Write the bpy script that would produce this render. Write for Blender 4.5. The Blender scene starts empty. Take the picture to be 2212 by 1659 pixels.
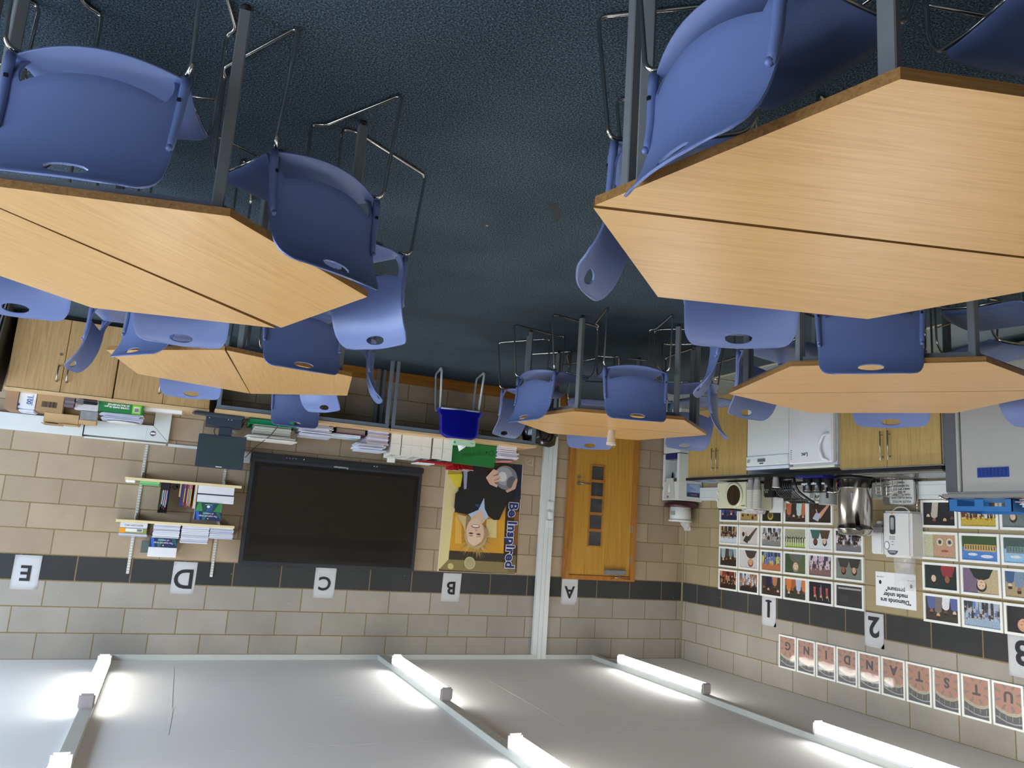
import bpy, bmesh, math, random
from mathutils import Vector, Matrix
S = bpy.context.scene
C = S.collection
R = math.radians
rnd = random.Random(7)

# ---------------------------------------------------------------- camera
cam = bpy.data.objects.new('camera', bpy.data.cameras.new('camera'))
C.objects.link(cam); S.camera = cam
right = Vector((0.91456266, 0.39872335, 0.06778522))
up = Vector((-0.13373714, 0.13996691, 0.98108289))
fwd = Vector((-0.38169297, 0.90632718, -0.18133263))
mw = Matrix.Identity(4)
for i in range(3):          # the photograph was taken with the phone upside down
    mw[i][0] = -right[i]; mw[i][1] = -up[i]; mw[i][2] = -fwd[i]
mw.translation = Vector((5.8982, -8.1677, 1.578))
cam.matrix_world = mw
cam.data.sensor_fit = 'HORIZONTAL'; cam.data.sensor_width = 36.0
cam.data.lens = 1673.85 / 2212 * 36.0
cam.data.clip_start = 0.03

# ---------------------------------------------------------------- view, world, daylight
S.view_settings.view_transform = 'Standard'
S.view_settings.look = 'None'
S.view_settings.gamma = 1
S.view_settings.use_curve_mapping = False
S.view_settings.exposure = 0.68
W = bpy.data.worlds.new('sky'); S.world = W; W.use_nodes = True
wn = W.node_tree
bg = wn.nodes['Background']
sky = wn.nodes.new('ShaderNodeTexSky'); sky.sky_type = 'HOSEK_WILKIE'; sky.turbidity = 6
sky.sun_direction = (-0.5, 0.3, 0.7)
wn.links.new(sky.outputs[0], bg.inputs[0]); bg.inputs[1].default_value = 0.25

def area(name, loc, rot, sx, sy, power, col, spread=180):
    l = bpy.data.lights.new(name, 'AREA'); l.shape = 'RECTANGLE'; l.size = sx; l.size_y = sy
    l.energy = power; l.color = col; l.spread = R(spread)
    o = bpy.data.objects.new(name, l); C.objects.link(o); o.location = loc; o.rotation_euler = rot
    return o
XR, YB, ZC = 9.0, -10.2, 3.0     # window wall, rear wall, ceiling
DAY = (0.66, 0.80, 1.0)
for i, yc in enumerate((-1.75, -4.75, -7.75)):      # daylight coming in through the three windows of the wall out of shot
    area('window_daylight', (XR - 0.03, yc, 1.75), (0, R(90), 0), 1.5, 2.2, 62, DAY)
LAMP = 13.0        # radiance of the LED diffusers

# ---------------------------------------------------------------- materials
MATS = {}
def lin(c):
    return tuple(((v / 12.92) if v <= 0.04045 else ((v + 0.055) / 1.055) ** 2.4) for v in [x / 255 for x in c])
def mat(name, c, rough=0.5, metal=0.0, coat=0.0, var=0.06, scale=12.0, bump=0.0, bscale=200, spec=0.5, alpha=None, trans=0.0, srgb=True):
    if name in MATS: return MATS[name]
    m = bpy.data.materials.new(name); m.use_nodes = True; nt = m.node_tree; N = nt.nodes; L = nt.links
    b = N['Principled BSDF']; c = lin(c) if srgb else c
    b.inputs['Roughness'].default_value = rough; b.inputs['Metallic'].default_value = metal
    b.inputs['Coat Weight'].default_value = coat; b.inputs['Specular IOR Level'].default_value = spec
    b.inputs['Transmission Weight'].default_value = trans
    if alpha is not None: b.inputs['Alpha'].default_value = alpha
    tc = N.new('ShaderNodeTexCoord'); n = N.new('ShaderNodeTexNoise'); n.inputs['Scale'].default_value = scale; n.inputs['Detail'].default_value = 3
    L.new(tc.outputs['Object'], n.inputs['Vector'])
    mx = N.new('ShaderNodeMix'); mx.data_type = 'RGBA'
    mx.inputs[6].default_value = tuple(v * (1 - var) for v in c) + (1,); mx.inputs[7].default_value = tuple(min(1, v * (1 + var)) for v in c) + (1,)
    L.new(n.outputs['Fac'], mx.inputs[0]); L.new(mx.outputs[2], b.inputs['Base Color'])
    if bump:
        n2 = N.new('ShaderNodeTexNoise'); n2.inputs['Scale'].default_value = bscale; n2.inputs['Detail'].default_value = 2
        L.new(tc.outputs['Object'], n2.inputs['Vector'])
        bp = N.new('ShaderNodeBump'); bp.inputs['Strength'].default_value = bump; bp.inputs['Distance'].default_value = 0.002
        L.new(n2.outputs['Fac'], bp.inputs['Height']); L.new(bp.outputs[0], b.inputs['Normal'])
    MATS[name] = m; return m
def ramp(N, stops):
    r = N.new('ShaderNodeValToRGB'); e = r.color_ramp.elements
    while len(e) < len(stops): e.new(0.5)
    for i, (p, c) in enumerate(stops):
        e[i].position = p; e[i].color = tuple(c) + (1,)
    return r
def wood(name, c0, c1, c2, rough=0.32, sc=(1.6, 44, 44), coat=0.0):
    """wood laminate, grain along the object's x axis"""
    if name in MATS: return MATS[name]
    m = bpy.data.materials.new(name); m.use_nodes = True; nt = m.node_tree; N = nt.nodes; L = nt.links; b = N['Principled BSDF']
    tc = N.new('ShaderNodeTexCoord'); mp = N.new('ShaderNodeMapping'); mp.inputs['Scale'].default_value = sc
    L.new(tc.outputs['Object'], mp.inputs[0])
    n = N.new('ShaderNodeTexNoise'); n.inputs['Scale'].default_value = 1.6; n.inputs['Detail'].default_value = 7; n.inputs['Roughness'].default_value = 0.62; n.inputs['Distortion'].default_value = 1.1
    L.new(mp.outputs[0], n.inputs['Vector'])
    n2 = N.new('ShaderNodeTexNoise'); n2.inputs['Scale'].default_value = 9; n2.inputs['Detail'].default_value = 4
    L.new(mp.outputs[0], n2.inputs['Vector'])
    ad = N.new('ShaderNodeMath'); ad.operation = 'MULTIPLY_ADD'; ad.inputs[1].default_value = 0.3; 
    L.new(n2.outputs['Fac'], ad.inputs[0]); L.new(n.outputs['Fac'], ad.inputs[2])
    r = ramp(N, [(0.42, lin(c0)), (0.60, lin(c1)), (0.80, lin(c2))])
    L.new(ad.outputs[0], r.inputs[0]); L.new(r.outputs[0], b.inputs['Base Color'])
    b.inputs['Roughness'].default_value = rough; b.inputs['Coat Weight'].default_value = coat
    bp = N.new('ShaderNodeBump'); bp.inputs['Strength'].default_value = 0.06; bp.inputs['Distance'].default_value = 0.001
    L.new(n2.outputs['Fac'], bp.inputs['Height']); L.new(bp.outputs[0], b.inputs['Normal'])
    MATS[name] = m; return m
def emis(name, c, s):
    if name in MATS: return MATS[name]
    m = bpy.data.materials.new(name); m.use_nodes = True; b = m.node_tree.nodes['Principled BSDF']
    b.inputs['Base Color'].default_value = (0.8, 0.8, 0.8, 1); b.inputs['Emission Color'].default_value = tuple(c) + (1,); b.inputs['Emission Strength'].default_value = s
    MATS[name] = m; return m

def block_mat(name, axis, phase, low0, low1):
    """fair-faced blockwork in 450 x 225 courses with a dark course at door-head height"""
    m = bpy.data.materials.new(name); m.use_nodes = True; nt = m.node_tree; N = nt.nodes; L = nt.links; b = N['Principled BSDF']
    tc = N.new('ShaderNodeTexCoord'); sp = N.new('ShaderNodeSeparateXYZ'); L.new(tc.outputs['Object'], sp.inputs[0])
    def mth(op, a, bb=None, c=None):
        n = N.new('ShaderNodeMath'); n.operation = op
        for i, v in enumerate((a, bb, c)):
            if v is None: continue
            if isinstance(v, (int, float)): n.inputs[i].default_value = v
            else: L.new(v, n.inputs[i])
        return n.outputs[0]
    h = sp.outputs['X'] if axis == 'x' else mth('MULTIPLY', sp.outputs['Y'], -1.0)
    u = mth('ADD', h, phase + 4.5); v = mth('ADD', sp.outputs['Z'], -2.1 + 20 * 0.225)
    jit = N.new('ShaderNodeTexNoise'); jit.inputs['Scale'].default_value = 60; L.new(tc.outputs['Object'], jit.inputs['Vector'])
    jv = mth('MULTIPLY_ADD', jit.outputs['Fac'], 0.006, -0.003)
    cb = N.new('ShaderNodeCombineXYZ'); L.new(mth('ADD', u, jv), cb.inputs[0]); L.new(mth('ADD', v, jv), cb.inputs[1])
    br = N.new('ShaderNodeTexBrick'); L.new(cb.outputs[0], br.inputs['Vector'])
    br.inputs['Scale'].default_value = 1; br.inputs['Brick Width'].default_value = 0.45; br.inputs['Row Height'].default_value = 0.225
    br.inputs['Mortar Size'].default_value = 0.0055; br.inputs['Mortar Smooth'].default_value = 0.15; br.inputs['Bias'].default_value = 0
    br.inputs['Color1'].default_value = (0, 0, 0, 1); br.inputs['Color2'].default_value = (1, 1, 1, 1); br.inputs['Mortar'].default_value = (0.5, 0.5, 0.5, 1)
    def mix(f, a, c2):
        x = N.new('ShaderNodeMix'); x.data_type = 'RGBA'
        if isinstance(f, float): x.inputs[0].default_value = f
        else: L.new(f, x.inputs[0])
        for k, q in ((6, a), (7, c2)):
            if isinstance(q, tuple): x.inputs[k].default_value = q + (1,)
            else: L.new(q, x.inputs[k])
        return x.outputs[2]
    z = sp.outputs['Z']
    low = mix(br.outputs['Color'], lin(low0), lin(low1))
    upc = mix(br.outputs['Color'], lin((154, 148, 137)), lin((168, 161, 150)))
    dk = mix(br.outputs['Color'], lin((58, 59, 58)), lin((67, 67, 66)))
    inband = mth('MULTIPLY', mth('GREATER_THAN', z, 2.1), mth('LESS_THAN', z, 2.325))
    col = mix(mth('GREATER_THAN', z, 2.325), low, upc); col = mix(inband, col, dk)
    # fine grain and large soft stains
    g = N.new('ShaderNodeTexNoise'); g.inputs['Scale'].default_value = 190; g.inputs['Detail'].default_value = 2; L.new(tc.outputs['Object'], g.inputs['Vector'])
    gm = mth('MULTIPLY_ADD', g.outputs['Fac'], 0.5, 0.75)
    st = N.new('ShaderNodeTexNoise'); st.inputs['Scale'].default_value = 3.2; st.inputs['Detail'].default_value = 4; L.new(tc.outputs['Object'], st.inputs['Vector'])
    sm = mth('MULTIPLY_ADD', st.outputs['Fac'], 0.36, 0.82)
    hs = N.new('ShaderNodeVectorMath'); hs.operation = 'SCALE'; L.new(col, hs.inputs[0]); L.new(mth('MULTIPLY', gm, sm), hs.inputs['Scale'])
    # paint/chalk specks
    vo = N.new('ShaderNodeTexVoronoi'); vo.inputs['Scale'].default_value = 7; L.new(tc.outputs['Object'], vo.inputs['Vector'])
    spk = mth('LESS_THAN', vo.outputs['Distance'], 0.03)
    col2 = mix(mth('MULTIPLY', spk, 0.35), hs.outputs[0], lin((235, 232, 225)))
    mort = mix(g.outputs['Fac'], lin((116, 100, 66)), lin((146, 128, 90)))
    out = mix(br.outputs['Fac'], col2, mort)
    L.new(out, b.inputs['Base Color']); b.inputs['Roughness'].default_value = 0.85; b.inputs['Specular IOR Level'].default_value = 0.25
    hgt = mth('SUBTRACT', mth('MULTIPLY', g.outputs['Fac'], 0.12), br.outputs['Fac'])
    bp = N.new('ShaderNodeBump'); bp.inputs['Strength'].default_value = 0.5; bp.inputs['Distance'].default_value = 0.004
    L.new(hgt, bp.inputs['Height']); L.new(bp.outputs[0], b.inputs['Normal'])
    return m

def carpet_mat():
    m = bpy.data.materials.new('carpet'); m.use_nodes = True; nt = m.node_tree; N = nt.nodes; L = nt.links; b = N['Principled BSDF']
    tc = N.new('ShaderNodeTexCoord')
    n = N.new('ShaderNodeTexNoise'); n.inputs['Scale'].default_value = 150; n.inputs['Detail'].default_value = 3; n.inputs['Roughness'].default_value = 0.7
    L.new(tc.outputs['Object'], n.inputs['Vector'])
    r = ramp(N, [(0.36, lin((24, 31, 37))), (0.52, lin((62, 75, 84))), (0.70, lin((112, 127, 136)))])
    L.new(n.outputs['Fac'], r.inputs[0])
    st = N.new('ShaderNodeTexNoise'); st.inputs['Scale'].default_value = 1.3; L.new(tc.outputs['Object'], st.inputs['Vector'])
    r2 = ramp(N, [(0.35, (0.85, 0.85, 0.85)), (0.65, (1.12, 1.12, 1.12))]); L.new(st.outputs['Fac'], r2.inputs[0])
    mu = N.new('ShaderNodeMix'); mu.data_type = 'RGBA'; mu.blend_type = 'MULTIPLY'; mu.inputs[0].default_value = 1
    L.new(r.outputs[0], mu.inputs[6]); L.new(r2.outputs[0], mu.inputs[7]); L.new(mu.outputs[2], b.inputs['Base Color'])
    b.inputs['Roughness'].default_value = 0.95; b.inputs['Specular IOR Level'].default_value = 0.15
    bp = N.new('ShaderNodeBump'); bp.inputs['Strength'].default_value = 0.8; bp.inputs['Distance'].default_value = 0.004
    L.new(n.outputs['Fac'], bp.inputs['Height']); L.new(bp.outputs[0], b.inputs['Normal'])
    return m

oak = wood('oak_laminate', (188, 143, 84), (203, 159, 98), (212, 170, 110))
oak_edge = wood('oak_edging', (112, 76, 34), (140, 98, 48), (158, 116, 62), 0.45)
beech = wood('beech_laminate', (192, 152, 100), (212, 176, 126), (224, 190, 142), 0.38, (2.0, 14, 14))
cab_oak = wood('cabinet_door_oak', (164, 126, 76), (188, 150, 98), (200, 162, 110), 0.42, (30, 30, 1.3))
kit_oak = wood('kitchen_door_oak', (164, 132, 72), (184, 152, 90), (194, 162, 100), 0.4, (24, 24, 1.2))
door_wood = wood('door_veneer', (160, 112, 34), (184, 134, 48), (198, 148, 60), 0.3, (22, 22, 1.0))
door_frame_wood = wood('door_frame_wood', (138, 84, 26), (168, 108, 40), (184, 124, 52), 0.35, (22, 22, 1.2))
skirt_wood = wood('skirting_wood', (128, 78, 20), (158, 100, 32), (172, 114, 42), 0.4, (1.5, 26, 26))
steel_grey = mat('grey_coated_steel', (124, 126, 126), 0.42, 0.1)
bench_grey = mat('bench_blue_grey_steel', (112, 121, 131), 0.42, 0.1)
chrome = mat('chrome', (205, 200, 192), 0.13, 1.0, var=0.03)
satin = mat('satin_steel', (170, 168, 162), 0.3, 1.0, var=0.03)
white_pl = mat('white_plastic', (226, 228, 226), 0.4)
pvc = mat('white_trunking_pvc', (214, 218, 214), 0.42)
blackp = mat('black_plastic', (20, 20, 22), 0.4)
paper = mat('white_paper', (240, 240, 240), 0.75, var=0.03)
blue_pl = mat('slate_blue_polypropylene', (102, 117, 162), 0.36, var=0.03, bump=0.15, bscale=900)
mdark = mat('dark_rubber', (14, 14, 15), 0.7)

# ---------------------------------------------------------------- mesh helpers
ORG = {}
def B(): return bmesh.new()
def box(bm, x0, x1, y0, y1, z0, z1, mi=0, rz=0.0):
    cx, cy = (x0 + x1) / 2, (y0 + y1) / 2
    v = []
    for z in (z0, z1):
        for x, y in ((x0, y0), (x1, y0), (x1, y1), (x0, y1)):
            dx, dy = x - cx, y - cy
            v.append(bm.verts.new((cx + dx * math.cos(rz) - dy * math.sin(rz), cy + dx * math.sin(rz) + dy * math.cos(rz), z)))
    for f in ((3, 2, 1, 0), (4, 5, 6, 7), (0, 1, 5, 4), (1, 2, 6, 5), (2, 3, 7, 6), (3, 0, 4, 7)):
        bm.faces.new([v[i] for i in f]).material_index = mi
    return bm
def bxs(*a): return box(B(), *a)
def prism(bm, pts, z0, z1, mi=0, mside=None):
    a = [bm.verts.new((x, y, z0)) for x, y in pts]; b = [bm.verts.new((x, y, z1)) for x, y in pts]
    n = len(pts); area2 = sum(pts[i][0] * pts[(i + 1) % n][1] - pts[(i + 1) % n][0] * pts[i][1] for i in range(n))
    if area2 < 0: a.reverse(); b.reverse()
    bm.faces.new(b).material_index = mi; bm.faces.new(a[::-1]).material_index = mi
    for i in range(n):
        bm.faces.new((a[i], a[(i + 1) % n], b[(i + 1) % n], b[i])).material_index = mi if mside is None else mside
    return bm
def tube(bm, pts, r, n=8, fillet=0.0, closed=False, mi=0, cap=True):
    P = [Vector(p) for p in pts]
    if fillet > 0:
        Q = [P[0]]
        for i in range(1, len(P) - 1):
            a, b_, c = P[i - 1], P[i], P[i + 1]
            u = (a - b_); w = (c - b_); d = min(fillet, u.length * 0.45, w.length * 0.45)
            p0 = b_ + u.normalized() * d; p2 = b_ + w.normalized() * d
            for k in range(6):
                t = k / 5; Q.append(p0.lerp(b_, t).lerp(b_.lerp(p2, t), t))
        Q.append(P[-1]); P = Q
    rings = []; prev = None; m = len(P)
    for i, p in enumerate(P):
        if closed: t = (P[(i + 1) % m] - P[i - 1]).normalized()
        else: t = (P[min(i + 1, m - 1)] - P[max(i - 1, 0)]).normalized()
        if prev is None:
            prev = t.orthogonal().normalized()
        prev = (prev - t * prev.dot(t)).normalized(); s = t.cross(prev)
        rr = r[i] if isinstance(r, (list, tuple)) else r
        rings.append([bm.verts.new(p + (prev * math.cos(2 * math.pi * k / n) + s * math.sin(2 * math.pi * k / n)) * rr) for k in range(n)])
    rng = range(m if closed else m - 1)
    for i in rng:
        a, b_ = rings[i], rings[(i + 1) % m]
        for k in range(n):
            f = bm.faces.new((a[k], a[(k + 1) % n], b_[(k + 1) % n], b_[k])); f.material_index = mi; f.smooth = True
    if cap and not closed:
        bm.faces.new(rings[0][::-1]).material_index = mi; bm.faces.new(rings[-1]).material_index = mi
    return bm
def lathe(bm, prof, cx=0, cy=0, n=24, mi=0, ax='z', sm=True):
    rings = []
    for r, h in prof:
        ring = []
        for k in range(n):
            a = 2 * math.pi * k / n; p = (r * math.cos(a), r * math.sin(a))
            if ax == 'z': co = (cx + p[0], cy + p[1], h)
            elif ax == 'x': co = (h, cx + p[0], cy + p[1])
            else: co = (cx + p[0], h, cy + p[1])
            ring.append(bm.verts.new(co))
        rings.append(ring)
    for a, b_ in zip(rings, rings[1:]):
        for k in range(n):
            f = bm.faces.new((a[k], a[(k + 1) % n], b_[(k + 1) % n], b_[k])); f.smooth = sm; f.material_index = mi
    bm.faces.new(rings[0][::-1]).material_index = mi; bm.faces.new(rings[-1]).material_index = mi
    return bm
def obj(name, bm, m, parent=None, bevel=0.0, seg=2, world=True, fixn=True):
    if fixn: bmesh.ops.recalc_face_normals(bm, faces=bm.faces[:])
    if bevel > 0:
        ed = [e for e in bm.edges if len(e.link_faces) == 2 and e.calc_face_angle(0) > 0.5]
        bmesh.ops.bevel(bm, geom=ed, offset=bevel, segments=seg, affect='EDGES', clamp_overlap=True)
    off = Vector((0, 0, 0))
    if parent is None and world and len(bm.verts):
        xs = [v.co.x for v in bm.verts]; ys = [v.co.y for v in bm.verts]; zs = [v.co.z for v in bm.verts]
        off = Vector(((min(xs) + max(xs)) / 2, (min(ys) + max(ys)) / 2, min(zs)))
    elif parent is not None and world and parent.name in ORG:
        off = ORG[parent.name]
    if off.length: bmesh.ops.translate(bm, verts=bm.verts[:], vec=-off)
    me = bpy.data.meshes.new(name); bm.to_mesh(me); bm.free()
    for mm in (m if isinstance(m, (list, tuple)) else [m]): me.materials.append(mm)
    o = bpy.data.objects.new(name, me); C.objects.link(o)
    if parent is None: o.location = off
    else: o.parent = parent
    ORG[o.name] = off
    return o
def tag(o, label, cat, group=None, kind=None):
    o['label'] = label; o['category'] = cat
    if group: o['group'] = group
    if kind: o['kind'] = kind
    return o
def thing(name, label, cat, loc=(0, 0, 0), rz=0.0, group=None):
    o = bpy.data.objects.new(name, None); C.objects.link(o); o.location = loc; o.rotation_euler = (0, 0, rz)
    o.empty_display_size = 0.1
    ORG[o.name] = Vector(loc)
    return tag(o, label, cat, group)
def struct(name, bm, m, **k):
    o = obj(name, bm, m, **k)
    if k.get('parent') is None: o['kind'] = 'structure'
    return o
def copy_tree(o, parent=None):
    c = o.copy(); C.objects.link(c)
    if parent is not None: c.parent = parent
    for ch in list(o.children): copy_tree(ch, c)
    return c
def text(name, s, size, m, parent, loc, rot=(90, 0, 0), bold=0.0, sx=1.0, align='CENTER', ext=0.0006, spacing=1.0, world=True):
    cu = bpy.data.curves.new(name, 'FONT'); cu.body = s; cu.size = size; cu.align_x = align; cu.align_y = 'CENTER'
    cu.extrude = ext; cu.offset = bold; cu.resolution_u = 4; cu.space_character = spacing
    t = bpy.data.objects.new(name, cu); C.objects.link(t)
    bpy.context.view_layer.update()
    me = bpy.data.meshes.new_from_object(t.evaluated_get(bpy.context.evaluated_depsgraph_get()))
    bpy.data.objects.remove(t)
    M = Matrix.Translation(Vector(loc)) @ Matrix.Rotation(R(rot[2]), 4, 'Z') @ Matrix.Rotation(R(rot[1]), 4, 'Y') @ Matrix.Rotation(R(rot[0]), 4, 'X') @ Matrix.Diagonal((sx, 1, 1, 1))
    if parent is not None and world: M = Matrix.Translation(-ORG.get(parent.name, Vector())) @ M
    me.transform(M); me.materials.clear(); me.materials.append(m); me.name = name
    o = bpy.data.objects.new(name, me); C.objects.link(o); o.parent = parent
    return o
WALLT = (90, 0, 0); KITT = (90, 0, 90)      # lettering standing on the back wall / on the kitchen wall

def flat(bm, pts, fn, lay, mi):
    """a flat printed shape: 2-D points mapped by fn(u, v, layer) onto a picture"""
    try: bm.faces.new([bm.verts.new(fn(u, v, lay)) for u, v in pts]).material_index = mi
    except ValueError: pass
def ell(cx, cy, rx, ry, n=14, rot=0.0):
    return [(cx + rx * math.cos(2 * math.pi * k / n) * math.cos(rot) - ry * math.sin(2 * math.pi * k / n) * math.sin(rot),
             cy + rx * math.cos(2 * math.pi * k / n) * math.sin(rot) + ry * math.sin(2 * math.pi * k / n) * math.cos(rot)) for k in range(n)]
def rect(x0, y0, x1, y1): return [(x0, y0), (x1, y0), (x1, y1), (x0, y1)]
INK = {}
INKV = [0.05, 14.0]
def ink(c):
    k = 'ink_%02x%02x%02x_%d' % (c + (int(INKV[1]),))
    return mat(k, c, 0.45, coat=0.25, var=INKV[0], scale=INKV[1])
def art(name, shapes, fn, parent):
    """shapes: [(points, rgb)...] printed one over the other, one mesh"""
    bm = B(); cols = []
    for lay, (pts, c) in enumerate(shapes):
        if c not in cols: cols.append(c)
        flat(bm, pts, fn, lay, cols.index(c))
    return obj(name, bm, [ink(c) for c in cols], parent, fixn=False)
# ================================================================ ROOM
back_m = block_mat('blockwork_back', 'x', -0.08, (162, 143, 119), (180, 160, 134))
left_m = block_mat('blockwork_kitchen', 'y', -0.074, (158, 143, 110), (170, 154, 121))
struct('floor', bxs(0, XR, YB, 0, -0.1, 0), carpet_mat(), world=False)
struct('wall_back', bxs(-0.2, XR + 0.2, 0, 0.2, 0, ZC), back_m, world=False)
struct('wall_left', bxs(-0.2, 0, YB - 0.2, 0, 0, ZC), left_m, world=False)
struct('wall_rear', bxs(0, XR, YB - 0.2, YB, 0, ZC), back_m, world=False)
ceil_m = mat('ceiling_paint', (234, 235, 234), 0.8, var=0.02, scale=1.5)
struct('ceiling', bxs(-0.2, XR + 0.2, YB - 0.2, 0.2, ZC, ZC + 0.1), ceil_m, world=False)
# window wall, out of shot on the side the daylight comes from
bm = B()
box(bm, XR, XR + 0.2, YB, 0, 0, 0.95); box(bm, XR, XR + 0.2, YB, 0, 2.55, ZC)
for a, b_ in ((YB, -8.9), (-6.6, -5.9), (-3.6, -2.9), (-0.6, 0)): box(bm, XR, XR + 0.2, a, b_, 0.95, 2.55)
struct('wall_right', bm, left_m, world=False)
glass = mat('window_glass', (225, 235, 240), 0.02, trans=1.0, var=0)
for i, yc in enumerate((-1.75, -4.75, -7.75)):
    hw = 1.15 if i else 1.15
    y0, y1 = (-2.9, -0.6) if i == 0 else ((-5.9, -3.6) if i == 1 else (-8.9, -6.6))
    bm = B()
    for a in (y0, (y0 + y1) / 2 - 0.03, y1 - 0.06): box(bm, XR + 0.06, XR + 0.12, a, a + 0.06, 0.95, 2.55)
    box(bm, XR + 0.06, XR + 0.12, y0, y1, 0.95, 1.01); box(bm, XR + 0.06, XR + 0.12, y0, y1, 2.49, 2.55)
    w_ = struct('window_%d' % (i + 1), bm, white_pl, world=False)
    obj('pane', bxs(XR + 0.085, XR + 0.095, y0, y1, 0.98, 2.52), glass, w_, world=False)
# vinyl strip along the kitchen units, with its cover strip
vinyl = mat('grey_blue_vinyl', (118, 132, 138), 0.35, var=0.05, scale=40)
struct('floor_vinyl', bxs(0, 1.18, YB, -0.02, 0.0, 0.003), vinyl, world=False)
struct('trim_1', bxs(1.175, 1.2, YB, -0.02, 0.0, 0.008), mat('cover_strip', (196, 186, 160), 0.4), world=False)
struct('baseboard_back', bxs(1.68, XR, -0.018, 0, 0, 0.12), skirt_wood, bevel=0.003, world=False)
# mortar bead in the room corner
struct('trim_2', tube(B(), [(0.006, -0.006, 0.0), (0.006, -0.006, ZC)], 0.012, 8), mat('corner_sealant', (150, 136, 100), 0.8), world=False)
# plaster joints in the ceiling
bm = B()
for x0, y0, x1, y1 in ((5.68, -0.4, 5.70, -1.9), (5.69, -1.9, 5.72, -2.6), (2.95, -0.9, 2.97, -2.7), (4.6, -1.6, 3.9, -1.62), (2.9, -2.9, 1.7, -2.92), (5.4, -3.0, 3.9, -2.98)):
    dx, dy = x1 - x0, y1 - y0; l = math.hypot(dx, dy); nx, ny = -dy / l * 0.0012, dx / l * 0.0012
    prism(bm, [(x0 - nx, y0 - ny), (x1 - nx, y1 - ny), (x1 + nx, y1 + ny), (x0 + nx, y0 + ny)], ZC - 0.0015, ZC)
struct('trim_3', bm, mat('ceiling_joint', (205, 204, 200), 0.8), world=False)

# ---------------------------------------------------------------- door
struct_door = struct('door_1', bxs(0.80, 1.605, -0.045, -0.002, 0.01, 2.062), door_wood, world=False)
bm = B()
for a in (box(bm, 0.728, 0.797, -0.06, 0.0, 0, 2.118), box(bm, 1.608, 1.675, -0.06, 0.0, 0, 2.118), box(bm, 0.797, 1.608, -0.06, 0.0, 2.066, 2.118)): pass
struct('trim_4', bm, door_frame_wood, bevel=0.003, world=False)
dglass = mat('dark_wired_glass', (62, 62, 62), 0.12, coat=0.4, var=0.35, scale=9)
for z0 in (0.795, 0.987, 1.179, 1.372, 1.563):
    bm = B(); x0, x1, z1 = 1.212, 1.372, z0 + 0.16
    box(bm, x0 - 0.015, x1 + 0.015, -0.054, -0.044, z0 - 0.015, z0); box(bm, x0 - 0.015, x1 + 0.015, -0.054, -0.044, z1, z1 + 0.015)
    box(bm, x0 - 0.015, x0, -0.054, -0.044, z0, z1); box(bm, x1, x1 + 0.015, -0.054, -0.044, z0, z1)
    f = obj('glazing_bead', bm, door_frame_wood, struct_door, world=False)
    obj('pane', bxs(x0, x1, -0.0475, -0.044, z0, z1), dglass, f, world=False)
bm = B(); lathe(bm, [(0.026, -0.056), (0.026, -0.044)], 1.54, 1.016, 20, ax='y', sm=False)
tube(bm, [(1.54, -0.05, 1.016), (1.54, -0.10, 1.016), (1.41, -0.105, 1.014)], 0.0095, 10, 0.02)
obj('handle', bm, satin, struct_door, world=False)
bm = B(); lathe(bm, [(0.02, -0.052), (0.02, -0.044)], 1.54, 0.94, 20, ax='y', sm=False); obj('keyhole_plate', bm, satin, struct_door, world=False)
bm = B(); box(bm, 0.87, 1.15, -0.10, -0.045, 1.99, 2.045)
cl = obj('door_closer', bm, mat('closer_grey', (150, 152, 152), 0.4, 0.5), struct_door, bevel=0.008, world=False)
bm = B(); tube(bm, [(0.97, -0.085, 2.045), (0.97, -0.085, 2.062), (1.06, -0.16, 2.068), (1.05, -0.055, 2.10)], 0.006, 6, 0.01); tube(bm, [(1.06, -0.16, 2.07), (0.80, -0.07, 2.09)], 0.006, 6)
obj('closer_arm', bm, satin, cl, world=False)
for z in (1.507, 1.866, 0.35):
    obj('hinge', bxs(0.782, 0.80, -0.062, -0.046, z - 0.045, z + 0.045), satin, struct_door, world=False)

# ---------------------------------------------------------------- surface trunking
t = thing('cable_trunking', 'tall white cable trunking running up the back wall beside the wooden door', 'trunking', (1.92, -0.03, 0))
obj('main_channel', bxs(1.845, 1.955, -0.055, 0, 0.0, 2.995), pvc, t, bevel=0.003)
obj('side_channel', bxs(1.955, 2.01, -0.048, 0, 0.0, 2.955), pvc, t, bevel=0.003)
obj('channel_seam', bxs(1.905, 1.907, -0.0565, -0.054, 0.0, 2.995), mat('seam_grey', (150, 152, 152), 0.6), t)
pl = obj('switch_plate', bxs(1.862, 1.938, -0.068, -0.055, 1.255, 1.345), white_pl, t, bevel=0.004)
obj('rocker', bxs(1.885, 1.915, -0.072, -0.067, 1.28, 1.32), white_pl, pl)
obj('call_point_box', bxs(1.86, 1.945, -0.085, -0.055, 1.47, 1.55), white_pl, t, bevel=0.004)
obj('room_sensor', bxs(1.87, 1.93, -0.095, -0.055, 1.37, 1.46), white_pl, t, bevel=0.01)

t = thing('ceiling_trunking', 'white mini trunking framing the strip lights where back wall meets ceiling', 'trunking', (3.7, 0, 2.95))
tp = mat('ceiling_trunking_pvc', (196, 198, 190), 0.45)
obj('wall_run', bxs(1.17, 6.28, -0.05, 0, 2.95, 3.0), tp, t, bevel=0.002)
for x in (1.215, 3.715, 6.235):
    obj('light_run', bxs(x - 0.04, x + 0.04, -8.2, -0.05, 2.952, 3.0), tp, t, bevel=0.002)
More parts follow.
